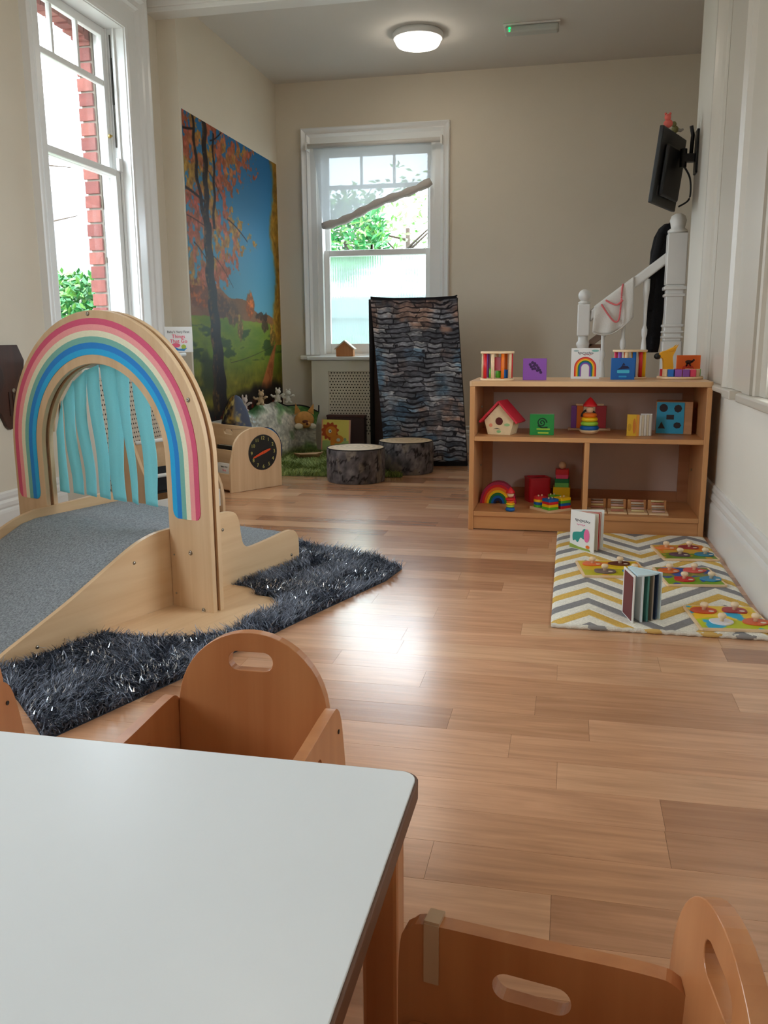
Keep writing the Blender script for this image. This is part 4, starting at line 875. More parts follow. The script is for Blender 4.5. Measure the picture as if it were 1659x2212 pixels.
# low rack of books and soft toys seen through the arch
rk = thing('book_rack', 'low birch book rack with a black fabric tier behind the felt strips', 'rack', (-2.24, 4.55, 0), 1.15)
sdp = smooth_pts([(-.16, 0), (-.16, .10), (-.13, .20), (-.05, .33), (.02, .48), (.07, .52), (.12, .50), (.14, .44), (.15, .2), (.15, 0)], 3)
for x in (-.26, .24): ob('side_panel', G().prism(sdp, x, x+.02, YZ), BIRCH, rk, bevel=.004)
g = G()
ob('tier', G().box((-.239, -.13, .02), (.239, .13, .035)), BY, rk)
ob('tier_front', G().box((-.239, -.145, .0355), (.239, -.130, .14)), pm('white_rail', (228, 226, 220), .4), rk, bevel=.004)
ob('fabric_tier', G().prism([(-.125, .19), (-.05, .31), (-.045, .30), (-.11, .18)], -.239, .239, YZ).box((-.239, -.11, .17), (.239, -.10, .26)), pm('black_sling', (22, 22, 26), .85), rk)
ob('rail', G().tube([(-.239, -.115, .27), (.239, -.115, .27)], .011, 8), pm('white_rail', (228, 226, 220), .4), rk); ob('rail', G().tube([(-.239, .0, .45), (.239, .0, .45)], .011, 8), pm('white_rail', (228, 226, 220), .4), rk)
ob('back', G().box((-.239, .12, .04), (.239, .13, .43)), BY, rk)
pb = thing('picture_book', 'brown picture book with red capital letters lying in the rack behind the arch', 'book', M=rk.matrix_basis @ T(.02, -.155, .005, 0, -.15))
ob('pages', G().box((-.14, .002, .002), (.14, .010, .20)), PAGES, pb); ob('cover', G().box((-.142, 0, 0), (.142, .0018, .204)).box((-.142, .0102, 0), (.142, .012, .204)), pm('brown_cover', (132, 98, 82), .6), pb)
text('THE', .06, pm('dark_red_ink', (140, 40, 50), .5), pb, T(.0, -.001, .15) @ UP); flat(pb, 'picture_face', ell(.045, .038, 18, -.06, .06), pm('picture_fawn', (190, 150, 120), .6)); flat(pb, 'picture_face', ell(.04, .036, 18, .06, .065), pm('picture_grey', (150, 136, 132), .6))

# corner: printed rocky backdrop with a fox, little soft animals, cushion, wooden boat, lion book
def rocky(U, V):
    a = fbm(U, V, (9, 6), 5, 61); b = fbm(U, V, (3, 2.2), 3, 62); c = fbm(U, V, (40, 26), 3, 63)
    grn = np.stack([50+60*a, 84+60*a, 44+30*a], -1); C = grn
    t = np.clip((b-.36+.15*(U-.5))*7, 0, 1)[..., None]; C = C*(1-t)+np.stack([136+84*a, 130+80*a, 118+74*a], -1)*t
    t = np.clip((.28-U)*8, 0, 1)*np.clip((V-.35)*6, 0, 1); C = mixc(C, (190, 206, 214), t*np.clip((c-.45)*6, 0, 1))
    C = mixc(C, (44, 78, 40), np.clip((V-.82)*7, 0, 1)*np.clip((a-.4)*5, 0, 1)); C = mixc(C, (110, 120, 60), np.clip((.22-V)*7, 0, 1)*.8)
    return C*(.75+.6*c)[..., None]
bp_ = thing('printed_backdrop', 'padded rock and grass print backdrop with a fox face curving round the corner', 'backdrop', (-2.4, 7.0, 0))
path = smooth_pts([(-2.50, 6.18), (-2.47, 6.5), (-2.46, 6.95), (-2.42, 7.25), (-2.30, 7.36), (-2.165, 7.33)], 6)
pth = np.array(path); seg = np.r_[0, np.cumsum(np.hypot(*np.diff(pth, axis=0).T))]; seg /= seg[-1]
o = painted('printed_cover', [(0, 0, 0), (1, 0, 0), (1, 0, 1), (0, 0, 1)], 200, 60, rocky, vcmat('soft_print', .8, .15), bp_)
co = np.empty(201*61*3); o.data.vertices.foreach_get('co', co); co = co.reshape(-1, 3); u, v = co[:, 0].copy(), co[:, 2].copy()
hh = .40+.09*np.sin(u*3.1+.2)+.012*np.sin(u*23); bulge = .06*np.sin(PI*np.clip(v*1.02, 0, 1))**.6+.10*(1-v)*np.exp(-((u-.55)/.3)**2)
x = np.interp(u, seg, pth[:, 0]); y = np.interp(u, seg, pth[:, 1]); dx = np.gradient(pth[:, 0], seg); dy = np.gradient(pth[:, 1], seg); nx = np.interp(u, seg, dy); ny = -np.interp(u, seg, dx); L_ = np.hypot(nx, ny)
o.data.vertices.foreach_set('co', np.stack([x+nx/L_*bulge+2.4, y+ny/L_*bulge-7.0, .004+v*hh], 1).ravel()); o.data.update()
sm = o.modifiers.new('thickness', 'SOLIDIFY'); sm.thickness = .012; sm.offset = -1
ob('black_piping', G().tube([(p[0]+2.4, p[1]-7.0, .004+.40+.09*sin(s*3.1+.2)+.012*sin(s*23)) for p, s in zip(path, seg)][14:]+[(.237, .33, .44)], .006, 6), BLKF, bp_)
FOXO = pm('fox_orange', (196, 138, 70), .8, noise=.15, nscale=40); FOXW = pm('fox_cream', (222, 212, 192), .85); FOXD = pm('fox_brown', (96, 46, 30), .8)
fx = T(.125, .245, .32, .35)
hd_ = ob('fox_face', G().ball((0, -.02, 0), .082, 20, 12, (1.05, .5, .9)).ball((.02, -.075, -.04), .034, 12, 8, (1, 1.1, .8)), FOXO, bp_, M=fx)
ob('fox_ear', G().add([(-.085, -.02, .04), (-.03, -.03, .075), (-.075, -.02, .145), (-.06, .01, .06)], [(0, 1, 2), (1, 3, 2), (3, 0, 2), (0, 3, 1)]), FOXO, hd_); ob('fox_ear', G().add([(.03, -.03, .075), (.085, -.02, .04), (.085, -.02, .14), (.06, .01, .06)], [(0, 1, 2), (1, 3, 2), (3, 0, 2), (0, 3, 1)]), FOXO, hd_)
ob('fox_cheek', G().ball((-.05, -.05, -.055), .034, 12, 8, (1.2, .6, .8)).ball((.07, -.05, -.055), .03, 12, 8, (1.1, .6, .8)), FOXW, hd_); ob('fox_nose', G().ball((.02, -.115, -.03), .012, 10, 6), FOXD, hd_); ob('fox_mouth', G().ball((.005, -.088, -.012), .022, 10, 6, (1.2, .6, .7)), FOXD, hd_)
def soft_animal(loc, rz, col, label, ears):
    t = thing('soft_toy', label, 'soft toy', loc, rz); m = pm(*col, .9, bump=.5, bscale=400)
    ob('body', G().ball((0, 0, .038), .032, 14, 8, (.8, .8, 1.15)), m, t)
    h = ob('head', G().ball((.004, -.012, .092), .024, 14, 8, (1, .95, .95)).ball((.004, -.034, .087), .010, 8, 6), m, t)
    for s in (-1, 1):
        ob('ear', G().ball((s*.014+.004, -.006, .118), .011, 8, 6, (.7, .45, ears)), m, h); ob('arm', G().tube([(s*.022, -.008, .055), (s*.042, -.022, .062+s*.008), (s*.056, -.03, .07)], [.011, .009, .008], 8), m, t); ob('leg', G().tube([(s*.012, -.01, .018), (s*.024, -.04, .012)], [.013, .010], 8), m, t)
    return t
zt = lambda s: .004+.40+.09*sin(s*3.1+.2)
for (s, xx, yy, c, lab, er, rz) in ((.16, -2.462, 6.30, (('toy_cream', (214, 200, 190))), 'cream and pink soft rabbit sitting on the backdrop edge, leftmost of the four small toys', 1.6, .5), (.34, -2.44, 6.62, (('toy_tan', (206, 176, 136))), 'tan soft bear on the backdrop edge, second of the four small toys', .9, .2), (.58, -2.43, 7.0, (('toy_ivory', (220, 212, 198))), 'small ivory soft mouse on the backdrop edge near the corner', 1.0, .4), (.72, -2.41, 7.21, (('toy_white', (226, 220, 208))), 'white soft lamb on the backdrop edge, in the corner beside the mural', .9, .5)):
    soft_animal((xx, yy, .004+.40+.09*sin(s*3.1+.2)-.002), rz, c, lab, er)
def cushion(U, V):
    a = fbm(U, V, (5, 5), 4, 71); b = fbm(U, V, (14, 10), 3, 72); C = np.stack([206+30*b, 150+40*b, 60+30*b], -1)
    C = mixc(C, (60, 56, 60), np.clip((a-.53)*12, 0, 1)); C = mixc(C, (104, 114, 138), np.clip((U-.24+.12*(V-.4)-.25*(a-.5))*10, 0, 1)); C = mixc(C, (150, 152, 160), np.clip((b-.56)*8, 0, 1)*(U > .24)); C = mixc(C, (226, 200, 120), np.clip((b-.6)*8, 0, 1)*(U < .6)); return C*.85
cu = thing('cushion', 'tall orange and grey animal-print cushion behind the book box, against the mural', 'cushion', (-2.44, 6.075, .004), .2)
o = painted('printed_cover', [(0, 0, 0), (1, 0, 0), (1, 0, 1), (0, 0, 1)], 90, 70, cushion, vcmat('soft_print', .8, .15), cu)
co = np.empty(91*71*3); o.data.vertices.foreach_get('co', co); co = co.reshape(-1, 3); u, v = co[:, 0].copy(), co[:, 2].copy(); th_ = u*2*PI; rr = np.sin(PI*np.clip(v, .001, .999))**.42
o.data.vertices.foreach_set('co', np.stack([-np.cos(th_)*.15*rr*(1-.35*v), -np.sin(th_)*.085*rr, v*.60], 1).ravel()); o.data.update()
ob('seam', G().tube([(-.15*max(sin(PI*max(min(v, .999), .001)), 0)**.42*(1-.35*v), 0, v*.60) for v in [i/20 for i in range(21)]], .004, 6), BLKF, cu)
bc = thing('blue_cushion', 'small blue cushion peeping over the book box beside the tall cushion', 'cushion', (-2.27, 6.26, .004), .3)
ob('cover', G().ball((0, 0, .17), .11, 20, 12, (1, .6, 1.55)), pm('blue_cloth', (70, 140, 190), .85, noise=.2, nscale=30), bc)
ob('seam', G().tube([(.112*cos(a), 0, .17+.172*sin(a)) for a in [2*PI*i/30 for i in range(30)]], .004, 6, True), NAVY, bc)
bo = thing('wooden_boat', 'small shallow wooden boat-shaped tray on the green rug before the fox', 'toy', (-2.13, 6.86, .035), .35)
ob('hull', G().add([(-.13, 0, .045), (-.06, -.045, .035), (.06, -.045, .035), (.14, 0, .05), (.06, .045, .035), (-.06, .045, .035), (-.08, 0, 0), (.09, 0, 0)], [(0, 6, 1), (1, 6, 7, 2), (2, 7, 3), (3, 7, 4), (4, 7, 6, 5), (5, 6, 0), (0, 1, 2, 3, 4, 5)]), wood('driftwood', (200, 160, 116), (160, 116, 78), .6, 'X', 1.2), bo, bevel=.004)
def lion(U, V):
    a = fbm(U, V, (12, 12), 3, 81); C = np.zeros(U.shape+(3,))+np.array((240, 220, 110.)); C = mixc(C, (176, 196, 120), np.clip((.30-V+.03*np.sin(U*9))*40, 0, 1)); C = mixc(C, (238, 170, 140), np.clip((.045-U)*200, 0, 1)); C = mixc(C, (238, 170, 140), np.clip((U-.955)*200, 0, 1))
    an = np.arctan2(V-.62, U-.30); r = np.hypot((U-.30), (V-.62)*1.05); C = mixc(C, (196, 84, 40), np.clip((.30+.03*np.sin(an*11)-r)*40, 0, 1)); C = mixc(C, (226, 140, 50), np.clip(sgn_ell(U, V, .34, .60, .2, .19)*8, 0, 1))
    C = mixc(C, (222, 136, 52), np.clip(sgn_ell(U, V, .55, .36, .24, .15)*8, 0, 1)); C = mixc(C, (226, 140, 50), np.clip(sgn_ell(U, V, .40, .24, .08, .16)*8, 0, 1)); C = mixc(C, (200, 200, 180), np.clip(sgn_ell(U, V, .60, .34, .07, .06)*8, 0, 1))
    C = mixc(C, (246, 244, 236), np.clip(sgn_ell(U, V, .30, .62, .055, .06)*8, 0, 1)); C = mixc(C, (30, 24, 22), np.clip(sgn_ell(U, V, .31, .62, .022, .024)*8, 0, 1)); C = mixc(C, (120, 150, 150), np.clip(sgn_ell(U, V, .83, .36, .05, .05)*8, 0, 1)*.7); return C
LM = T(-2.02, 7.33, .042, -.12, -.12)
ln = thing('lion_book', 'square yellow picture book with an orange lion standing on the green rug', 'book', M=LM)
ob('pages', G().box((-.135, .002, .002), (.135, .014, .266)), PAGES, ln); ob('cover', G().box((-.137, 0, 0), (.137, .0018, .27)).box((-.137, .0142, 0), (.137, .016, .27)), pm('salmon_cover', (236, 170, 140), .5), ln)
painted('cover_picture', [(-.137, -.0006, 0), (.137, -.0006, 0), (.137, -.0006, .27), (-.137, -.0006, .27)], 110, 110, lion, vcmat('cover_print', .45, .3), ln)
db = thing('dark_box', 'dark brown box standing behind the lion book by the radiator cover', 'box', (-1.93, 7.42, .004), -.05)
ob('body', G().box((-.18, -.035, 0), (.17, .04, .325)), pm('dark_brown_card', (62, 36, 34), .6), db, bevel=.003); ob('lid', G().box((-.183, -.038, .3255), (.173, .043, .345)), pm('dark_brown_lid', (78, 44, 40), .5), db, bevel=.003)
hx = thing('wall_animal_board', 'dark brown cut-out wooden board hung on the left wall behind the arch', 'wall board', (-2.748, 3.75, .5), PI/2)
ob('board', G().prism([(-.22, .488), (.165, .49), (.212, .412), (.175, .26), (.12, .13), (.085, .078), (.055, .072), (.03, .09), (-.006, .154), (-.12, .26), (-.22, .30)], -.018, 0, XZ), wood('dark_stained_board', (70, 38, 26), (48, 24, 16), .5, 'Z', 1), hx, bevel=.003)
ob('carved_face', G().prism(ell(.07, .085, 20, -.04, .33), -.024, -.0182, XZ), wood('dark_stained_deep', (60, 34, 24), (42, 22, 16), .5, 'Z', 1), hx, bevel=.002)
for i in range(3): ob('carved_bar', G().box((.06+i*.03, -.023, .14), (.074+i*.03, -.0182, .26)), wood('dark_stained_deep', (60, 34, 24), (42, 22, 16), .5, 'Z', 1), hx, bevel=.001)

# ---------------------------------------------------------------- shelf unit
SH = T(-.507, 4.484, 0)
sh_ = thing('toy_shelf', 'low beech toy shelf unit with two lower bays against the right wall', 'shelf', M=SH)
sdz = .026
ob('side_panel', G().box((.002, .004, 0), (.002+sdz, .50, .762)), BEECHV, sh_, bevel=.003); ob('side_panel', G().box((1.198-sdz, .004, 0), (1.198, .50, .762)), BEECHV, sh_, bevel=.003)
ob('top', G().prism(rrect(1.202, .505, .02, 5, .6, .2525), .7625, .788), BEECHLT, sh_, bevel=.006, seg=3)
ob('shelf_board', G().box((.0285, .006, .477), (1.1715, .47, .501)), BEECH, sh_, bevel=.002)
ob('shelf_board', G().box((.0285, .006, .075), (1.1715, .47, .10)), BEECH, sh_, bevel=.002)
ob('divider', G().box((.594, .008, .1005), (.620, .47, .4765)), BEECHV, sh_, bevel=.002)
ob('plinth', G().box((.0285, .016, .005), (1.1715, .034, .0745)), BEECH, sh_, bevel=.001)
DBK = wood('back_frame_beech', (176, 118, 76), (156, 100, 62), .5, 'X', .8)
g = G().box((.0285, .4705, .10), (.085, .485, .762)).box((1.115, .4705, .10), (1.1715, .485, .762)).box((.0855, .4705, .10), (1.1145, .485, .158)).box((.0855, .4705, .705), (1.1145, .485, .762)); ob('back_frame', g, DBK, sh_)
ob('back_panel', G().box((.0285, .4855, .075), (1.1715, .4955, .762)), pm('mauve_back_panel', (196, 172, 158), .6, noise=.04, nscale=6), sh_)
for x, z in ((.03, .30), (.03, .63), (1.17, .30), (1.17, .63)):
    ob('shelf_pin', G().cyl(.006, -.004, .004, 10, T(x, .36, z, 0, 0, PI/2)), STEEL, sh_)
ZT, ZM, ZB = .7885, .5015, .1005
def dcyl(name, label, cols, x, y, z, r=.088, h=.15, rod=.009, seed=0, group=None, inner=True):
    """rolling rattle cage: two wooden discs joined by coloured rods"""
    t = thing(name, label, 'toy', (x, y, z), seed*.7)
    for a, b in ((0, .011), (h-.011, h)): ob('disc', G().cyl(r, a, b, 36), NAT, t, bevel=.002)
    for i, c in enumerate(cols):
        q = 2*PI*i/len(cols); ob('rod', G().cyl(rod, .0112, h-.0112, 12, T(r*.84*cos(q), r*.84*sin(q), 0)), c, t)
    return t
c_ = dcyl('rod_rattle', 'wooden rod cage toy at the left end of the shelf top, orange and red rods', [PURPLE, NAT, RED, NAT, ORANGE, NAT, RED, ORANGE, NAT], -.375, 4.60, ZT, seed=3.4)
ob('inner_block', G().box((-.035, -.008, .05), (.03, .008, .12)), pm('dark_red_toy', (170, 30, 40), .4), c_); ob('bead', G().cyl(.016, .0112, .055, 14, T(-.03, -.03, 0)), BLUE, c_); ob('bead', G().cyl(.018, .0112, .06, 14, T(.025, -.035, 0)), GREEN, c_); ob('bead', G().cyl(.014, .0112, .06, 14, T(.055, -.01, 0)), GREEN, c_)
d_ = dcyl('rod_rattle', 'wooden rod cage toy standing behind the bright blue book on the shelf', [NAT, YELLOW, ORANGE, NAT, GREEN, PINK, PURPLE, NAT, BLUE, RED, YELLOW, NAT], .312, 4.84, ZT, r=.09, h=.152, rod=.010, seed=1.1)
def block_book(label, M, w, h, th, mat): 
    t = thing('board_book', label, 'book', M=M)
    ob('block', G().box((-w/2+.002, .0022, .001), (w/2-.002, th-.0022, h-.001)), PAGES, t); ob('cover', G().box((-w/2, 0, 0), (w/2, .002, h)).box((-w/2, th-.002, 0), (w/2, th, h)).box((-w/2, .0021, 0), (-w/2+.002, th-.0021, h)), mat, t, bevel=.0007, seg=1); return t
pb_ = block_book('purple board book with dark grape picture on the shelf top', T(-.181, 4.625, ZT), .122, .112, .03, PURPLE)
DKP = pm('grape_ink', (60, 20, 80), .5); rr_ = random.Random(2)
for i, (a, b) in enumerate([(-.028, .085), (-.016, .095), (-.004, .09), (-.022, .073), (-.008, .078), (.006, .08), (.014, .068), (-.002, .064), (.010, .054), (.022, .056), (.028, .044), (-.014, .062)]): flat(pb_, 'grape', ell(.0078, .0075, 10, a+.004, b-.004), DKP)
rbk = simple_book('rainbow_book', 'white picture book with a rainbow on the cover standing on the shelf top', T(.080, 4.80, ZT), .150, .162, .02, PAPER)
for i, c in enumerate([RED, ORANGE, YELLOW, DGREEN, BLUE, PURPLE]):
    a, b = .058-.0062*i, .058-.0062*(i+1); pts = [(a, .012)]+[(a*cos(PI*k/20), .058+a*sin(PI*k/20)) for k in range(21)]+[(-a, .012), (-b, .012)]+[(-b*cos(PI*k/20), .058+b*sin(PI*k/20)) for k in range(21)]+[(b, .012)]
    flat(rbk, 'rainbow_stripe', pts, c)
def scribble(parent, x0, x1, z, amp, mat, n=40, k=5, r=.0012, y=-.0006, M=None):
    P = [(x0+(x1-x0)*i/n+amp*.6*sin(i*k*.31+1), y, z+amp*sin(i*k*.22)*(.6+.4*sin(i*.5))) for i in range(n+1)]; ob('title_script', G().tube(P, r, 5), mat, parent)
scribble(rbk, -.04, .04, .136, .008, pm('grey_script', (90, 90, 100), .6)); scribble(rbk, -.012, .03, .128, .004, pm('red_script', (200, 60, 70), .6), 20)
flat(rbk, 'cloud', ell(.02, .006, 14, .05, .148), pm('cloud_green', (130, 190, 180), .5)); flat(rbk, 'cloud', ell(.014, .005, 14, -.05, .148), pm('cloud_grey', (170, 190, 190), .5))
bb = block_book('bright blue board book with a boat picture on the shelf top', T(.271, 4.70, ZT), .120, .112, .03, BLUE)
flat(bb, 'boat_hull', [(-.03, .052), (.034, .058), (.024, .070), (-.004, .074), (-.014, .062)], NAVY); flat(bb, 'boat_mast', [(-.006, .074), (.012, .076), (.002, .088)], NAVY); flat(bb, 'water', rrect(.062, .016, .004, 3, .002, .042), pm('pale_aqua_print', (70, 190, 220), .5)); flat(bb, 'water', rrect(.04, .008, .003, 3, .0, .016), pm('mid_aqua_print', (40, 160, 215), .5))
tr = thing('shape_tray', 'round wooden tray toy ringed with coloured blocks at the right of the shelf top', 'toy', (.572, 4.83, ZT))
ob('tray', G().cyl(.118, 0, .014, 48), NAT, tr, bevel=.004)
for i, c in enumerate([RED, NAT, BLUE, PURPLE, PURPLE, PINK, NAT, GREEN]):
    a = PI+PI*(i+.5)/8; ob('block', G().prism([(.074*cos(a-.17), .074*sin(a-.17)), (.104*cos(a-.17), .104*sin(a-.17)), (.104*cos(a+.17), .104*sin(a+.17)), (.074*cos(a+.17), .074*sin(a+.17))], .0142, .052), c, tr, bevel=.002)
for i, c in enumerate([YELLOW, NAT, RED, GREEN, BLUE]):
    a = PI*(i+.5)/5; ob('block', G().prism([(.074*cos(a-.2), .074*sin(a-.2)), (.104*cos(a-.2), .104*sin(a-.2)), (.104*cos(a+.2), .104*sin(a+.2)), (.074*cos(a+.2), .074*sin(a+.2))], .0142, .05), c, tr, bevel=.002)
gi = thing('toy_animal', 'yellow wooden toy animal with a black nose standing in the round tray', 'toy', (.505, 4.80, ZT+.0145), .2)
AMB = pm('amber_toy', (236, 168, 24), .4)
ob('body', G().prism(smooth_pts([(-.02, 0), (-.024, .05), (-.03, .09), (-.05, .098), (-.062, .105), (-.04, .125), (-.01, .135), (.03, .152), (.034, .135), (.02, .10), (.026, .05), (.022, 0), (.008, 0), (.004, .03), (-.008, .03), (-.01, 0)], 3, True), -.014, .014, XZ), AMB, gi, bevel=.004)
ob('nose', G().ball((-.056, 0, .104), .020, 14, 8, (1, .9, .85)), BLACK, gi); ob('ear', G().prism([(.0, .13), (.045, .165), (.03, .135)], -.02, -.0145, XZ), AMB, gi); ob('ear', G().prism([(.0, .13), (.045, .165), (.03, .135)], .0145, .02, XZ), AMB, gi)
ok_ = block_book('orange board book behind the round tray, at the right end of the shelf top', T(.628, 4.952, ZT), .122, .120, .028, pm('orange_cover', (232, 104, 30), .45))
flat(ok_, 'horse_body', ell(.018, .010, 14, 0, .085), pm('horse_ink', (60, 24, 20), .5)); flat(ok_, 'horse_legs', [(-.016, .06), (-.01, .08), (.008, .08), (.014, .062), (.008, .062), (.0, .075), (-.008, .06)], pm('horse_ink', (60, 24, 20), .5)); flat(ok_, 'horse_head', [(.01, .088), (.026, .102), (.032, .094), (.018, .08)], pm('horse_ink', (60, 24, 20), .5)); flat(ok_, 'red_patch', ell(.03, .02, 16, -.002, .05), pm('print_red_orange', (206, 60, 30), .5))
# middle shelf
bh = thing('bird_house', 'pale wooden bird house toy with a red roof on the middle shelf', 'toy', (-.345, 4.63, ZM), -.25)
ob('body', G().prism([(-.062, 0), (.062, 0), (.082, .075), (0, .165), (-.082, .075)], -.055, .055, XZ, holes=[ell(.021, .021, 20, 0, .072)]), pm('bird_house_ply', (226, 202, 160), .5, noise=.08, nscale=30), bh, bevel=.002)
ob('door_hole', G().cyl(.0205, -.052, .05, 20, T(0, 0, .072, 0, -PI/2)), pm('dark_red_hole', (90, 24, 20), .7), bh)
RRF = pm('raspberry_paint', (206, 44, 62), .45)
for s in (-1, 1): ob('roof_board', G().prism([(s*.1, .062), (s*.108, .070), (s*.0005, .182), (s*.0005, .168)], -.075, .075, XZ), RRF, bh, bevel=.002)
flat(bh, 'flower_print', ell(.010, .010, 12, -.045, .05), pm('flower_orange', (230, 140, 110), .5), -.0566); flat(bh, 'flower_print', ell(.016, .008, 12, .045, .055), pm('flower_green', (150, 190, 130), .5), -.0566); flat(bh, 'smile_print', [(-.03, .03), (-.01, .036), (.01, .03), (-.01, .032)], INK, -.0566); flat(bh, 'flower_print', ell(.012, .008, 12, .0, .018), pm('flower_green', (150, 190, 130), .5), -.0566)
flat(bh, 'leaf_print', [(-.07, .13), (-.05, .15), (-.045, .14)], NAVY, -.0771) if False else None
gb = block_book('green board book with a dark snail-like swirl on the middle shelf', T(-.135, 4.60, ZM), .126, .110, .035, pm('green_cover', (30, 140, 60), .45))
ob('swirl', G().tube([(.026*(1-i/40)*cos(i*.32), -.0005, .066+.026*(1-i/40)*sin(i*.32)) for i in range(36)]+[], .0034, 6), pm('swirl_ink', (10, 50, 30), .5), gb)
ob('swirl', G().tube([(-.02, -.0005, .05), (0, -.0005, .04), (.03, -.0005, .042)], .0034, 6), pm('swirl_ink', (10, 50, 30), .5), gb)
flat(gb, 'yellow_line', rrect(.07, .006, .002, 3, .008, .032), pm('line_lime', (180, 210, 60), .5)); flat(gb, 'yellow_line', rrect(.056, .007, .002, 3, .008, .012), pm('line_lime', (180, 210, 60), .5))
ms = thing('mirror_screen', 'folding wooden mirror block in purple, orange and red behind the stacking clown', 'toy', (.11, 4.90, ZM))
for i, (x0, x1, c) in enumerate(((-.095, -.065, PURPLE), (-.064, -.03, ORANGE), (-.029, .035, NAT), (.036, .095, pm('dark_red_toy', (170, 30, 40), .4)))): ob('panel', G().box((x0, -.01, .012), (x1, .012, .135)), c, ms, bevel=.002)
ob('arch_frame', G().band(.032, .043, 0, PI, -.016, -.0105, 16, T(0, 0, .075)), BLACK, ms); ob('base', G().box((-.11, -.03, 0), (.12, .03, .0115)), NAT, ms, bevel=.003); ob('rail', G().box((-.07, -.012, .1355), (.08, .012, .146)), NAT, ms, bevel=.002)
def ring(r, z0, z1): m = (z0+z1)/2; h = (z1-z0)/2; return [(r-h*.9, z0)]+[(r-h*.9+h*.9*cos(a), m+h*sin(a)) for a in [-PI/2+PI*i/8 for i in range(1, 8)]]+[(r-h*.9, z1)]
sk = thing('stacking_clown', 'stacking ring clown with red cone hat on a rocking base, middle shelf', 'toy', (.112, 4.70, ZM))
ob('base', G().lathe([(.02, 0), (.042, .006), (.052, .018), (.052, .022), (0, .022)], 28), NAT, sk)
for c, r, z in ((BLUE, .050, .0222), (LIME, .046, .0445), (YELLOW, .043, .0668), (ORANGE, .037, .0891)): ob('ring', G().lathe(ring(r, z, z+.022), 28), c, sk)
ob('head', G().ball((0, 0, .130), .0195, 18, 12), NAT, sk); ob('hat', G().lathe([(.008, .146), (.038, .147), (.036, .156), (.012, .186), (1e-7, .196)], 24), RED, sk)
yb = thing('board_book', 'yellow board book standing half open on the middle shelf, right of the clown', 'book', (.335, 4.62, ZM), -.12)
ob('cover', G().box((-.035, 0, 0), (.012, .004, .112)), pm('yellow_cover', (226, 180, 40), .45), yb); ob('spine', G().box((.0125, .001, 0), (.026, .006, .112)), pm('orange_spine', (226, 150, 50), .45), yb)
for i in range(5): ob('page', G().box((0, 0, .001), (.011, .004, .108+.001*i)), pm('page_cream', (216, 204, 176), .6) if i % 2 else pm('page_white', (226, 222, 212), .6), yb, M=T(.0268+.0118*i, .004+.006*i, 0, .35), bevel=.0006)
ob('cover', G().box((.03, .0435, 0), (.088, .0475, .114)), PAPER, yb)
flat(yb, 'giraffe_print', ell(.008, .04, 14, .002, .052), pm('print_amber', (206, 120, 30), .5), -.0006); flat(yb, 'giraffe_print', ell(.01, .02, 14, -.022, .045), pm('print_ochre', (200, 150, 20), .5), -.0006)
ss = thing('shape_sorter', 'wooden shape sorter cube with a blue front panel and dark cut-outs', 'toy', (.552, 4.80, ZM), -.12)
ob('box', G().box((-.092, -.06, 0), (.092, .07, .172)), wood('sorter_ply', (206, 156, 110), (184, 132, 88), .5, 'X', 1), ss, bevel=.003)
ob('front_panel', G().box((-.088, -.0645, .004), (.050, -.0605, .168)), pm('sorter_blue', (44, 160, 200), .45), ss)
DKB = pm('cutout_dark', (54, 46, 50), .8)
for nm, P in (('circle_hole', ell(.021, .021, 20, -.054, .138)), ('octagon_hole', ell(.020, .021, 8, .018, .136)), ('square_hole', [(-.038, .078), (.0, .078), (.0, .103), (-.038, .103)]), ('triangle_hole', [(-.078, .03), (-.042, .03), (-.062, .066)]), ('heart_hole', ell(.02, .017, 7, .018, .048))): ob(nm, G().prism(P, -.0652, -.0646, XZ), DKB, ss)
# lower left bay
rw = thing('rainbow_stacker', 'nested wooden rainbow arches toy in the lower left bay', 'toy', (-.368, 4.76, ZB))
for i, c in enumerate([pm('rainbow_magenta', (170, 30, 70), .5), RED, ORANGE, YELLOW, DGREEN, BLUE, NAVY]):
    a, b = .100-.0125*i, .100-.0125*i-.0118; ob('arch', G().band(b, a, 0, PI, -.03, .03, 24, Matrix.Diagonal((1, 1, 1.22, 1))), c, rw)
dl = thing('stacking_doll', 'small rainbow ring peg doll with red cap at the front of the lower left bay', 'toy', (-.286, 4.53, ZB))
for c, r, z, h in ((BLUE, .026, 0, .020), (LIME, .021, .0203, .013), (YELLOW, .023, .0336, .012), (ORANGE, .021, .0459, .012), (RED, .027, .0582, .013)): ob('ring', G().lathe(ring(r, z, z+h), 20), c, dl)
ob('head', G().ball((0, 0, .090), .0185, 16, 10, (1, 1, .9)), NAT, dl); ob('cap', G().lathe([(.024, .098), (.024, .104), (.012, .118), (1e-7, .130)], 18), RED, dl)
rbx = thing('red_cup_box', 'deep red plastic box in the lower left bay', 'box', (-.157, 4.86, ZB), .35)
ob('box', G().prism(rrect(.125, .11, .018), 0, .128), pm('deep_red_plastic', (176, 12, 28), .35), rbx, bevel=.004); ob('rim', G().prism(rrect(.131, .116, .02), .1285, .137, holes=[rrect(.11, .095, .016)]), pm('deep_red_plastic', (176, 12, 28), .35), rbx, bevel=.002)
tw = thing('block_tower', 'stacking tower of red, green and yellow blocks topped by a wooden ball', 'toy', (-.022, 4.88, ZB))
for c, w, z0_, z1_ in ((YELLOW, .050, 0, .082), (pm('mid_green_toy', (110, 190, 90), .4), .042, .0823, .106), (DGREEN, .042, .1063, .130), (PINK, .037, .1303, .152), (RED, .039, .1523, .182)): ob('block', G().prism(rrect(w*1.9, w*1.5, .006), z0_, z1_), c, tw, bevel=.003)
ob('ball', G().ball((0, 0, .203), .021, 16, 10), NAT, tw)
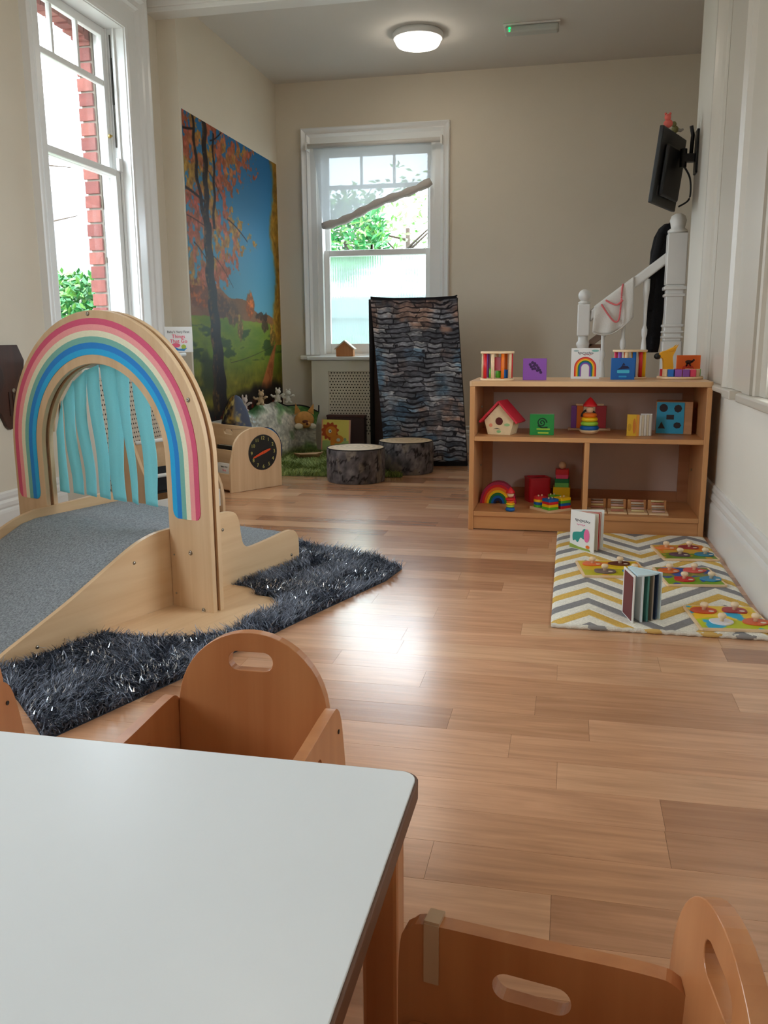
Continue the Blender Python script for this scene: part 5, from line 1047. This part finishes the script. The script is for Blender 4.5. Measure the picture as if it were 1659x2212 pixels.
pz = thing('shape_stacker', 'square peg board with stacked rainbow blocks in the lower left bay', 'toy', (-.075, 4.615, ZB), .72)
ob('base', G().prism(rrect(.165, .165, .008), 0, .012), NAT, pz, bevel=.002)
def stack(cx, cy, f, cols):
    for i, c in enumerate(cols): ob('block', G().prism(f(cx, cy), .0125+.0142*i, .0263+.0142*i), c, pz, bevel=.0015)
    for k in (-1, 1): ob('peg', G().cyl(.004, .0125+.0142*len(cols), .0125+.0142*len(cols)+.008, 8, T(cx+k*.012, cy, 0)), NAT, pz)
stack(-.042, .040, lambda a, b: ell(.034, .034, 20, a, b), [GREEN, BLUE, YELLOW, RED]); stack(-.040, -.042, lambda a, b: rrect(.066, .062, .006, 3, a, b), [GREEN, YELLOW, RED, BLUE])
stack(.042, -.040, lambda a, b: rrect(.068, .066, .004, 3, a, b), [RED, BLUE, GREEN, YELLOW]); stack(.042, .040, lambda a, b: [(a-.036, b-.03), (a+.036, b-.03), (a, b+.036)], [YELLOW, RED, BLUE, GREEN])
# lower right bay: four clear sample boards
for i, x in enumerate((.166, .269, .372, .475)):
    t = thing('sensory_board', ['pale wooden sensory board next to the divider, lower right bay', 'pale wooden sensory board with reddish rows, second from the divider', 'pale wooden sensory board with cream rows, third from the divider', 'pale wooden sensory board, furthest right of the four in the lower right bay'][i], 'toy', (x, 4.60, ZB), .0, 'four small sensory boards in the lower right bay')
    ob('base', G().box((-.049, -.062, 0), (.049, .062, .010)), NAT, t, bevel=.002)
    ob('rest', G().box((-.047, .05, .0105), (.047, .060, .060)), BEECH, t, bevel=.002)
    for k in range(5):
        cc_ = [(214, 196, 176), (186, 120, 100), (226, 206, 150), (206, 170, 160), (150, 130, 116)][(k+i) % 5]
        ob('rod', G().cyl(.0052, -.032, .032, 10, T(0, -.035+.019*k, .0162+.010*k, 0, 0, PI/2)), pm('sample_%d' % ((k+i) % 5), cc_, .5), t)

# ---------------------------------------------------------------- chevron rug, puzzles and books
def chev(U, V):
    x = -.035+.727*U; y = 2.945+1.53*V; d = np.abs(((x-.10+.25) % .5)-.25); q = (y+1.22*d-3.254+.01*np.sin(x*40)*0) % .297; q = np.minimum(q, .297-q)   # 0 grey centre, .1485 yellow centre
    n = fbm(U, V, (240, 400), 2, 91); C = np.zeros(U.shape+(3,))+np.array((230, 226, 214.)); C = mixc(C, (136, 134, 136), np.clip((.036-q)*400, 0, 1)); C = mixc(C, (212, 174, 92), np.clip((q-.1125)*400, 0, 1)); return C*(.9+.2*n)[..., None]
def chevz(U, V):
    x = -.035+.727*U; y = 2.945+1.53*V; d = np.abs(((x-.10+.25) % .5)-.25); q = (y+1.22*d-3.254) % .297; q = np.minimum(q, .297-q); e = np.minimum(np.abs(q-.036), np.abs(q-.1125))
    lift = .010*np.clip((.10-V)*10, 0, 1)*(.5+.5*np.sin(U*7+1)); ed = np.minimum(np.minimum(U, 1-U)*.727, np.minimum(V, 1-V)*1.53)
    return np.stack([0*U, 0*U, -.003*np.exp(-(e/.003)**2)+lift*0-.006*np.exp(-ed/.006)], -1)
cr_ = thing('chevron_rug', 'white, yellow and grey chevron rug on the floor before the toy shelf', 'rug', (0, 0, 0))
painted('woven_face', [(-.035, 2.945, .0155), (.692, 2.945, .0155), (.692, 4.475, .0155), (-.035, 4.475, .0155)], 300, 560, chev, vcmat('wool_weave', .95, .1), cr_, fold=chevz)
ob('backing', G().prism(rrect(.725, 1.528, .012, 4, .3285, 3.71), .0, .0085), pm('rug_edge_wool', (222, 216, 202), .95, bump=.5, bscale=300), cr_, bevel=.003)
g = G().tube([(-.033+.724*i/60, 2.946, .0085+.002*sin(i*2.1)) for i in range(61)], .0078, 7); ob('bound_edge', g, pm('rug_edge_wool', (222, 216, 202), .95, bump=.5, bscale=300), cr_)
for x, w, c in ((.125, .10, (140, 136, 134)), (.315, .08, (206, 168, 96)), (.50, .09, (206, 168, 96)), (.61, .09, (140, 136, 134))): ob('edge_patch', G().tube([(x-w/2+w*i/10, 2.945, .0092) for i in range(11)], [.004+.0052*sin(PI*i/10) for i in range(11)], 7), pm('edge_%d' % c[0], c, .95), cr_)
def pzimg(pal, sd):
    def f(U, V):
        a = fbm(U, V, (3, 3), 3, sd); b = fbm(U, V, (6, 5), 2, sd+3); C = np.zeros(U.shape+(3,))+np.array(pal[0], float); C = mixc(C, pal[1], np.clip((a-.5)*30, 0, 1)); C = mixc(C, pal[2], np.clip((.42-V+.06*np.sin(U*8+sd))*30, 0, 1)); C = mixc(C, pal[3], np.clip((b-.66)*30, 0, 1)); return C
    return f
def puzzle(x, y, rz, w, h, label, pal, sd, knobs, cols):
    t = thing('peg_puzzle', label, 'puzzle', (x, y, .0162), rz, 'four knobbed picture puzzles on the chevron rug')
    ob('board', G().prism(rrect(w, h, .012), 0, .009), NAT, t, bevel=.0015)
    painted('picture', [(-w/2+.009, -h/2+.009, .0094), (w/2-.009, -h/2+.009, .0094), (w/2-.009, h/2-.009, .0094), (-w/2+.009, h/2-.009, .0094)], 40, 40, pzimg(pal, sd), vcmat('puzzle_print', .45, .3), t)
    r = random.Random(sd)
    for (u, v), c in zip(knobs, cols):
        px_, py_ = (u-.5)*w, (v-.5)*h
        pts = smooth_pts([((.034+.012*r.random())*cos(a)*1.15, (.030+.012*r.random())*sin(a)) for a in [2*PI*k/8 for k in range(8)]], 3, True)
        p = ob('piece', G().prism([(px_+a, py_+b) for a, b in pts], .0097, .0145), pm('piece_%d_%d_%d' % c, c, .45), t, bevel=.001)
        ob('knob', G().lathe([(.0075, .0146), (.0065, .022), (.013, .027), (.0155, .034), (.012, .041), (1e-7, .044)], 14, T(px_, py_, 0)), pm('pale_knob', (234, 208, 172), .45), p)
        ob('spot', G().prism(ell(.010, .008, 10, px_+.022, py_-.016), .0146, .0152), pm('spot_pale', (236, 224, 206), .5), p)
K4 = [(.24, .74), (.36, .27), (.68, .78), (.82, .30)]
puzzle(.205, 3.715, .13, .275, .255, 'knobbed puzzle with yellow background and blue and orange pieces, nearest the standing books', [(214, 176, 30), (228, 196, 40), (190, 180, 30), (236, 140, 40)], 3, K4, [(230, 110, 50), (120, 100, 96), (96, 40, 30), (20, 130, 180)])
puzzle(.548, 4.075, .14, .25, .275, 'knobbed puzzle with an orange corner and dark red piece, furthest back on the rug', [(206, 160, 60), (220, 120, 40), (110, 140, 40), (206, 160, 50)], 5, K4, [(226, 130, 70), (100, 70, 90), (150, 40, 50), (40, 120, 150)])
puzzle(.515, 3.650, .13, .24, .275, 'knobbed puzzle with a blue pond patch on green, third of the right-hand row', [(60, 90, 160), (130, 130, 60), (120, 160, 30), (50, 80, 160)], 8, K4, [(220, 110, 50), (200, 50, 50), (220, 90, 80), (60, 140, 180)])
puzzle(.578, 3.105, .10, .25, .265, 'knobbed puzzle in yellow and green with a white sheep-like piece, nearest the camera', [(240, 190, 40), (236, 200, 60), (190, 200, 30), (40, 170, 210)], 12, K4, [(206, 80, 40), (226, 222, 226), (170, 60, 60), (214, 100, 60)])
ab = thing('standing_book', 'white picture book with a teal and pink drawing standing half open on the rug', 'book', (.028, 4.105, .0165), 0)
CWH = PAPER; Mf = T(0, 0, 0, -.74)
cv = ob('front_cover', G().box((0, 0, 0), (.148, .004, .185)), CWH, ab, M=Mf, bevel=.001)
TEAL = pm('teal_print', (40, 150, 140), .5); PKP = pm('pink_print', (230, 110, 160), .5)
flat(cv, 'elephant_body', smooth_pts([(.02, .04), (.018, .075), (.04, .085), (.07, .09), (.085, .105), (.10, .10), (.095, .06), (.085, .055), (.065, .06), (.05, .035), (.035, .045)], 3, True), TEAL, -.0012); flat(cv, 'elephant_ear', ell(.017, .032, 16, .104, .075), PKP, -.0022); flat(cv, 'grass_print', [(0, .004), (.13, .002), (.12, .012), (.06, .014), (0, .024)], pm('grass_print', (150, 170, 70), .5), -.0012); flat(cv, 'flower_print', ell(.012, .008, 12, .112, .022), ORANGE, -.0022)
scribble(cv, .03, .12, .142, .008, pm('grey_script', (90, 90, 100), .6)); scribble(cv, .04, .09, .122, .004, PKP, 20)
ob('back_cover', G().box((0, 0, 0), (.155, .004, .185)), CWH, ab, M=T(.002, .004, 0, .10), bevel=.001)
for i in range(5): ob('page', G().box((.002, 0, .004), (.140, .005, .180)), pm('red_page', (206, 40, 36), .5) if i in (1, 3) else pm('cream_page', (216, 208, 190), .6), ab, M=T(.002, .001, 0, -.08-.10*i))
b2 = thing('fanned_book', 'thick board book standing fanned open on the rug, dark maroon page facing left', 'book', (.230, 3.13, .0165), .62)
pgs = [('page', (214, 222, 226), -1.80), ('page', (70, 128, 120), -1.62), ('page', (150, 140, 128), -1.44), ('page', (40, 60, 90), -1.24)]
for i, (nm, c, a) in enumerate(pgs): ob(nm, G().box((.004, -.0035, 0), (.125, .0035, .166)), pm('fan_%d' % i, c, .55), b2, M=T(0, 0, 0, a), bevel=.0012, label=None)
PBL = pm('pale_blue_cover', (206, 230, 240), .4)
ob('cover', G().box((.0, -.0105, -.0), (.130, -.0045, .172)), PAPER, b2, M=T(-.004, 0, 0, -1.98), bevel=.001); ob('cover_picture', G().box((.018, -.0125, .006), (.124, -.0106, .165)), pm('maroon_picture', (104, 40, 46), .55), b2, M=T(-.004, 0, 0, -1.98), label='maroon picture on the outer page'); ob('cover', G().box((.0, .0045, -.0), (.130, .0105, .172)), PBL, b2, M=T(.004, 0, 0, -1.22), bevel=.001)
ob('top_edge', G().prism([(0, 0)]+[(.123*cos(a), .123*sin(a)) for a in [-1.98+.76*i/8 for i in range(9)]], .1665, .1725), PBL, b2, bevel=.001)

# ---------------------------------------------------------------- stair rail, coat, television
def turned(g, x, y, z0, z1, r, M=None):
    h = z1-z0; P = [(1, 0), (1, .06), (.7, .07), (1.0, .10), (.62, .13), (.55, .2), (.95, .42), (1.05, .48), (.8, .55), (.55, .60), (.9, .63), (.9, .66), (.5, .69), (.62, .85), (.9, .9), (1, .93), (1, 1)]
    return g.lathe([(r*a, z0+h*b) for a, b in P], 16, T(x, y, 0))
bl_ = thing('stair_balustrade', 'white painted stair balustrade with ball-topped newel behind the toy shelf', 'balustrade', (0, 0, 0))
nw = G().box((.040, 6.456, 1.02), (.128, 6.544, 1.245)); ob('newel_block', nw, WHITE, bl_, bevel=.008)
ob('newel_post', G().lathe([(.044, .0), (.044, .30), (.03, .32), (.036, .36), (.034, .86), (.040, .90), (.034, .93), (.046, .955), (.046, .97), (.034, .985), (.034, 1.019)], 24, T(.084, 6.5, 0)), WHITE, bl_)
ob('newel_ball', G().lathe([(.038, 1.2455), (.044, 1.255), (.03, 1.265), (.022, 1.27)], 20, T(.084, 6.5, 0)).ball((.084, 6.5, 1.305), .043, 20, 12), WHITE, bl_)
slope = (1.545-1.185)/(.60-.13); rz_ = lambda x: 1.165+slope*(x-.13)
ob('handrail', G().prism([(.129, rz_(.129)-.045), (.64, rz_(.64)-.045), (.64, rz_(.64)+.038), (.129, rz_(.129)+.038)], 6.465, 6.535, XZ), WHITE, bl_, bevel=.014, seg=3)
for x in (.225, .365, .51): ob('baluster', turned(G(), x, 6.5, .30+.2*(x-.1), rz_(x)-.045, .023), WHITE, bl_)
ob('string_board', G().prism([(.05, 0), (.60, 0), (.60, .62), (.05, .22)], 6.48, 6.52, XZ), WHITE, bl_)
ob('newel_large', G().box((.622, 6.33, 0), (.752, 6.46, .98)).box((.622, 6.33, 1.36), (.752, 6.46, 1.70)), WHITE, bl_, bevel=.006)
ob('newel_mouldings', G().box((.617, 6.325, 1.0), (.757, 6.465, 1.015)).box((.617, 6.325, 1.035), (.757, 6.465, 1.05)).box((.617, 6.325, 1.075), (.757, 6.465, 1.095)).box((.617, 6.325, 1.28), (.757, 6.465, 1.30)).box((.612, 6.32, 1.325), (.762, 6.47, 1.35)).box((.629, 6.337, .98), (.745, 6.453, 1.36)), WHITE, bl_, bevel=.006)
ob('newel_cap', G().lathe([(.05, 1.7005), (.066, 1.705), (.066, 1.72), (.045, 1.735), (.05, 1.76), (.056, 1.785), (.045, 1.815), (.02, 1.83), (1e-7, 1.832)], 24, T(.687, 6.395, 0)), WHITE, bl_)
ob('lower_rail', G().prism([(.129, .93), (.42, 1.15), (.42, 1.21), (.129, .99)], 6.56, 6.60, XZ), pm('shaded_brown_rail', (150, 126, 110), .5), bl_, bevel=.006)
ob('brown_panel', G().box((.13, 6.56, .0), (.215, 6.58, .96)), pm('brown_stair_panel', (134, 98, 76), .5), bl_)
dr = thing('draped_cloth', 'white cloth draped over the stair handrail beside the ball newel', 'cloth', (0, 0, 0))
vs = []; fs = []; NU, NV = 24, 18
for j in range(NV+1):
    for i in range(NU+1):
        u = i/NU; x = .155+.26*u; top = rz_(x)+.040; s = j/NV; bot = 1.045+.10*u-.055*sin(PI*u)**1.0+.0
        z = top+(bot-top)*max(0, (s-.18)/.82) if s > .18 else top+.004-.0*s; y = 6.552-(6.552-6.455)*min(1, s/.18) if s <= .18 else 6.455-.012*sin(s*3)-.012*sin(u*14+s*2)*(s-.18)
        vs.append((x+.02*s*(u-.35), y, z))
for j in range(NV):
    for i in range(NU): a = j*(NU+1)+i; fs.append((a, a+1, a+NU+2, a+NU+1))
o = ob('cloth', G().add(vs, fs, True), pm('white_cotton', (222, 218, 210), .95, bump=.3, bscale=200), dr); sm = o.modifiers.new('thickness', 'SOLIDIFY'); sm.thickness = .004
ob('fringe', G().tube([(x_, 6.44, 1.04+.10*((x_-.155)/.26)-.055*sin(PI*(x_-.155)/.26)) for x_ in [.157+.256*i/20 for i in range(21)]], .005, 6), pm('cloth_hem', (206, 200, 190), .95), dr)
bd = thing('bead_string', 'pink bead string hanging in loops over the draped white cloth', 'beads', (0, 0, 0)); PKB = pm('coral_beads', (222, 110, 112), .5)
def beads(pts, n):
    P = smooth_pts(pts, 8); g = G(); st = len(P)/n
    for i in range(n): q = i*st; k = min(int(q), len(P)-2); f = q-k; g.ball(tuple(P[k][j]*(1-f)+P[k+1][j]*f for j in range(3)), .0066, 8, 5)
    return g
g = beads([(.205, 6.432, 1.235), (.25, 6.425, 1.17), (.295, 6.425, 1.12), (.325, 6.425, 1.13), (.335, 6.428, 1.21), (.34, 6.44, 1.34), (.345, 6.455, 1.372)], 74); g2 = beads([(.235, 6.43, 1.265), (.27, 6.425, 1.245), (.31, 6.425, 1.235), (.345, 6.428, 1.262)], 34)
ob('beads', g, PKB, bd, kind='stuff'); ob('beads', g2, PKB, bd, kind='stuff'); ob('thread', G().tube([(.235, 6.4325, 1.265), (.27, 6.4275, 1.245), (.31, 6.4275, 1.235), (.345, 6.43, 1.262)], .002, 5), PKB, bd)
ct = thing('black_coat', 'long black coat hanging from the large newel behind the handrail', 'coat', (.60, 6.60, 0))
vs = []; fs = []; NA = 28
sec = [(.90, .052, .035, -.035), (.96, .055, .04, -.03), (1.2, .06, .045, -.018), (1.45, .062, .048, -.005), (1.60, .062, .05, .0), (1.70, .055, .045, .01), (1.76, .042, .035, .026), (1.79, .022, .02, .04)]
for z, a, b, ox in sec:
    for k in range(NA): q = 2*PI*k/NA; w = 1+.10*sin(q*5+z*3); vs.append((ox+a*w*cos(q), b*w*sin(q), z))
for j in range(len(sec)-1):
    for k in range(NA): fs.append((j*NA+k, j*NA+(k+1) % NA, (j+1)*NA+(k+1) % NA, (j+1)*NA+k))
fs += [tuple(range(NA))[::-1], tuple((len(sec)-1)*NA+k for k in range(NA))]
ob('coat_body', G().add(vs, fs, True), pm('black_wool', (14, 14, 18), .9, bump=.4, bscale=150), ct); ob('sleeve', G().tube([(.0, -.03, 1.72), (-.045, -.035, 1.5), (-.05, -.03, 1.2)], [.03, .028, .024], 10), pm('black_wool', (14, 14, 18), .9, bump=.4, bscale=150), ct)
ob('hanging_loop', G().tube([(.04, 0, 1.785), (.062, -.06, 1.80), (.068, -.145, 1.80)], .004, 6), BLACK, ct)
# television on its wall bracket, its back towards the room's right side
A_, B_ = Vector((.482, 5.76, 0)), Vector((.668, 6.22, 0)); d = (B_-A_).normalized(); nrm = Vector((d.y, -d.x, 0)); wd = (B_-A_).length
TM = Matrix(((d.x, -nrm.x, 0, A_.x), (d.y, -nrm.y, 0, A_.y), (0, 0, 1, 2.04), (0, 0, 0, 1))) @ Matrix.Rotation(.115, 4, 'X')
tv = thing('television', 'black flat television swung out on a wall bracket at the end of the right wall', 'television', M=TM)
ob('casing', G().box((0, .0, -.222), (wd, .028, .222)), pm('tv_black', (18, 17, 17), .45), tv, bevel=.006, seg=3); ob('screen', G().box((.015, .0285, -.205), (wd-.015, .030, .205)), pm('tv_screen', (8, 8, 10), .12), tv)
ob('back_bulge', G().box((.07, -.03, -.17), (wd-.07, -.0005, .13)), pm('tv_black', (18, 17, 17), .45), tv, bevel=.012, seg=3); ob('port_label', G().box((.05, -.002, -.17), (.075, -.0006, -.11)), pm('label_grey', (70, 68, 70), .5), tv)
ar = thing('wall_bracket', 'black swing arm bracket joining the television to the wall', 'bracket', (0, 0, 0))
ob('wall_plate', G().box((.725, 5.98, 2.02), (.7395, 6.08, 2.28)), pm('bracket_black', (16, 15, 15), .4, .3), ar, bevel=.002)
ob('arm', G().box((.655, 6.0, 2.09), (.7245, 6.05, 2.14)), pm('bracket_black', (16, 15, 15), .4, .3), ar, bevel=.004); ob('arm', G().tube([(.70, 6.02, 2.14), (.705, 6.02, 2.25), (.69, 6.0, 2.30)], .012, 8), pm('bracket_black', (16, 15, 15), .4, .3), ar); ob('joint', G().cyl(.022, 2.06, 2.17, 16, T(.655, 6.02, 0)), pm('bracket_black', (16, 15, 15), .4, .3), ar)
cbl = ob('television_cable', G().tube(smooth_pts([(.662, 6.0, 2.06), (.70, 6.02, 2.0), (.712, 6.03, 1.92), (.70, 6.02, 1.86), (.64, 5.99, 1.82)], 5), .006, 6), BLACK); tag(cbl, 'thin black cable looping under the television bracket', 'cable')
pk = thing('pink_soft_toy', 'small pink soft toy sitting on top of the television, nearer its free end', 'soft toy', (.535, 5.84, 2.262)); PKT = pm('dusty_pink', (214, 104, 92), .9)
ob('body', G().ball((0, 0, .024), .028, 14, 8, (1, .9, .9)), PKT, pk); ob('head', G().ball((-.005, -.01, .058), .02, 12, 8), PKT, pk); ob('ear', G().ball((-.018, -.01, .078), .008, 8, 6), PKT, pk); ob('ear', G().ball((.008, -.01, .078), .008, 8, 6), PKT, pk)
gt = thing('green_soft_toy', 'small olive green and grey soft toy on top of the television beside the pink one', 'soft toy', (.592, 5.99, 2.262)); GRT = pm('olive_toy', (110, 104, 62), .9)
ob('body', G().ball((0, 0, .020), .022, 14, 8), GRT, gt); ob('head', G().ball((-.01, -.008, .050), .017, 12, 8), GRT, gt); ob('tail', G().tube([(.01, .0, .02), (.035, .0, .012), (.05, 0, .02)], [.012, .01, .006], 8), pm('toy_grey', (150, 146, 140), .9), gt)
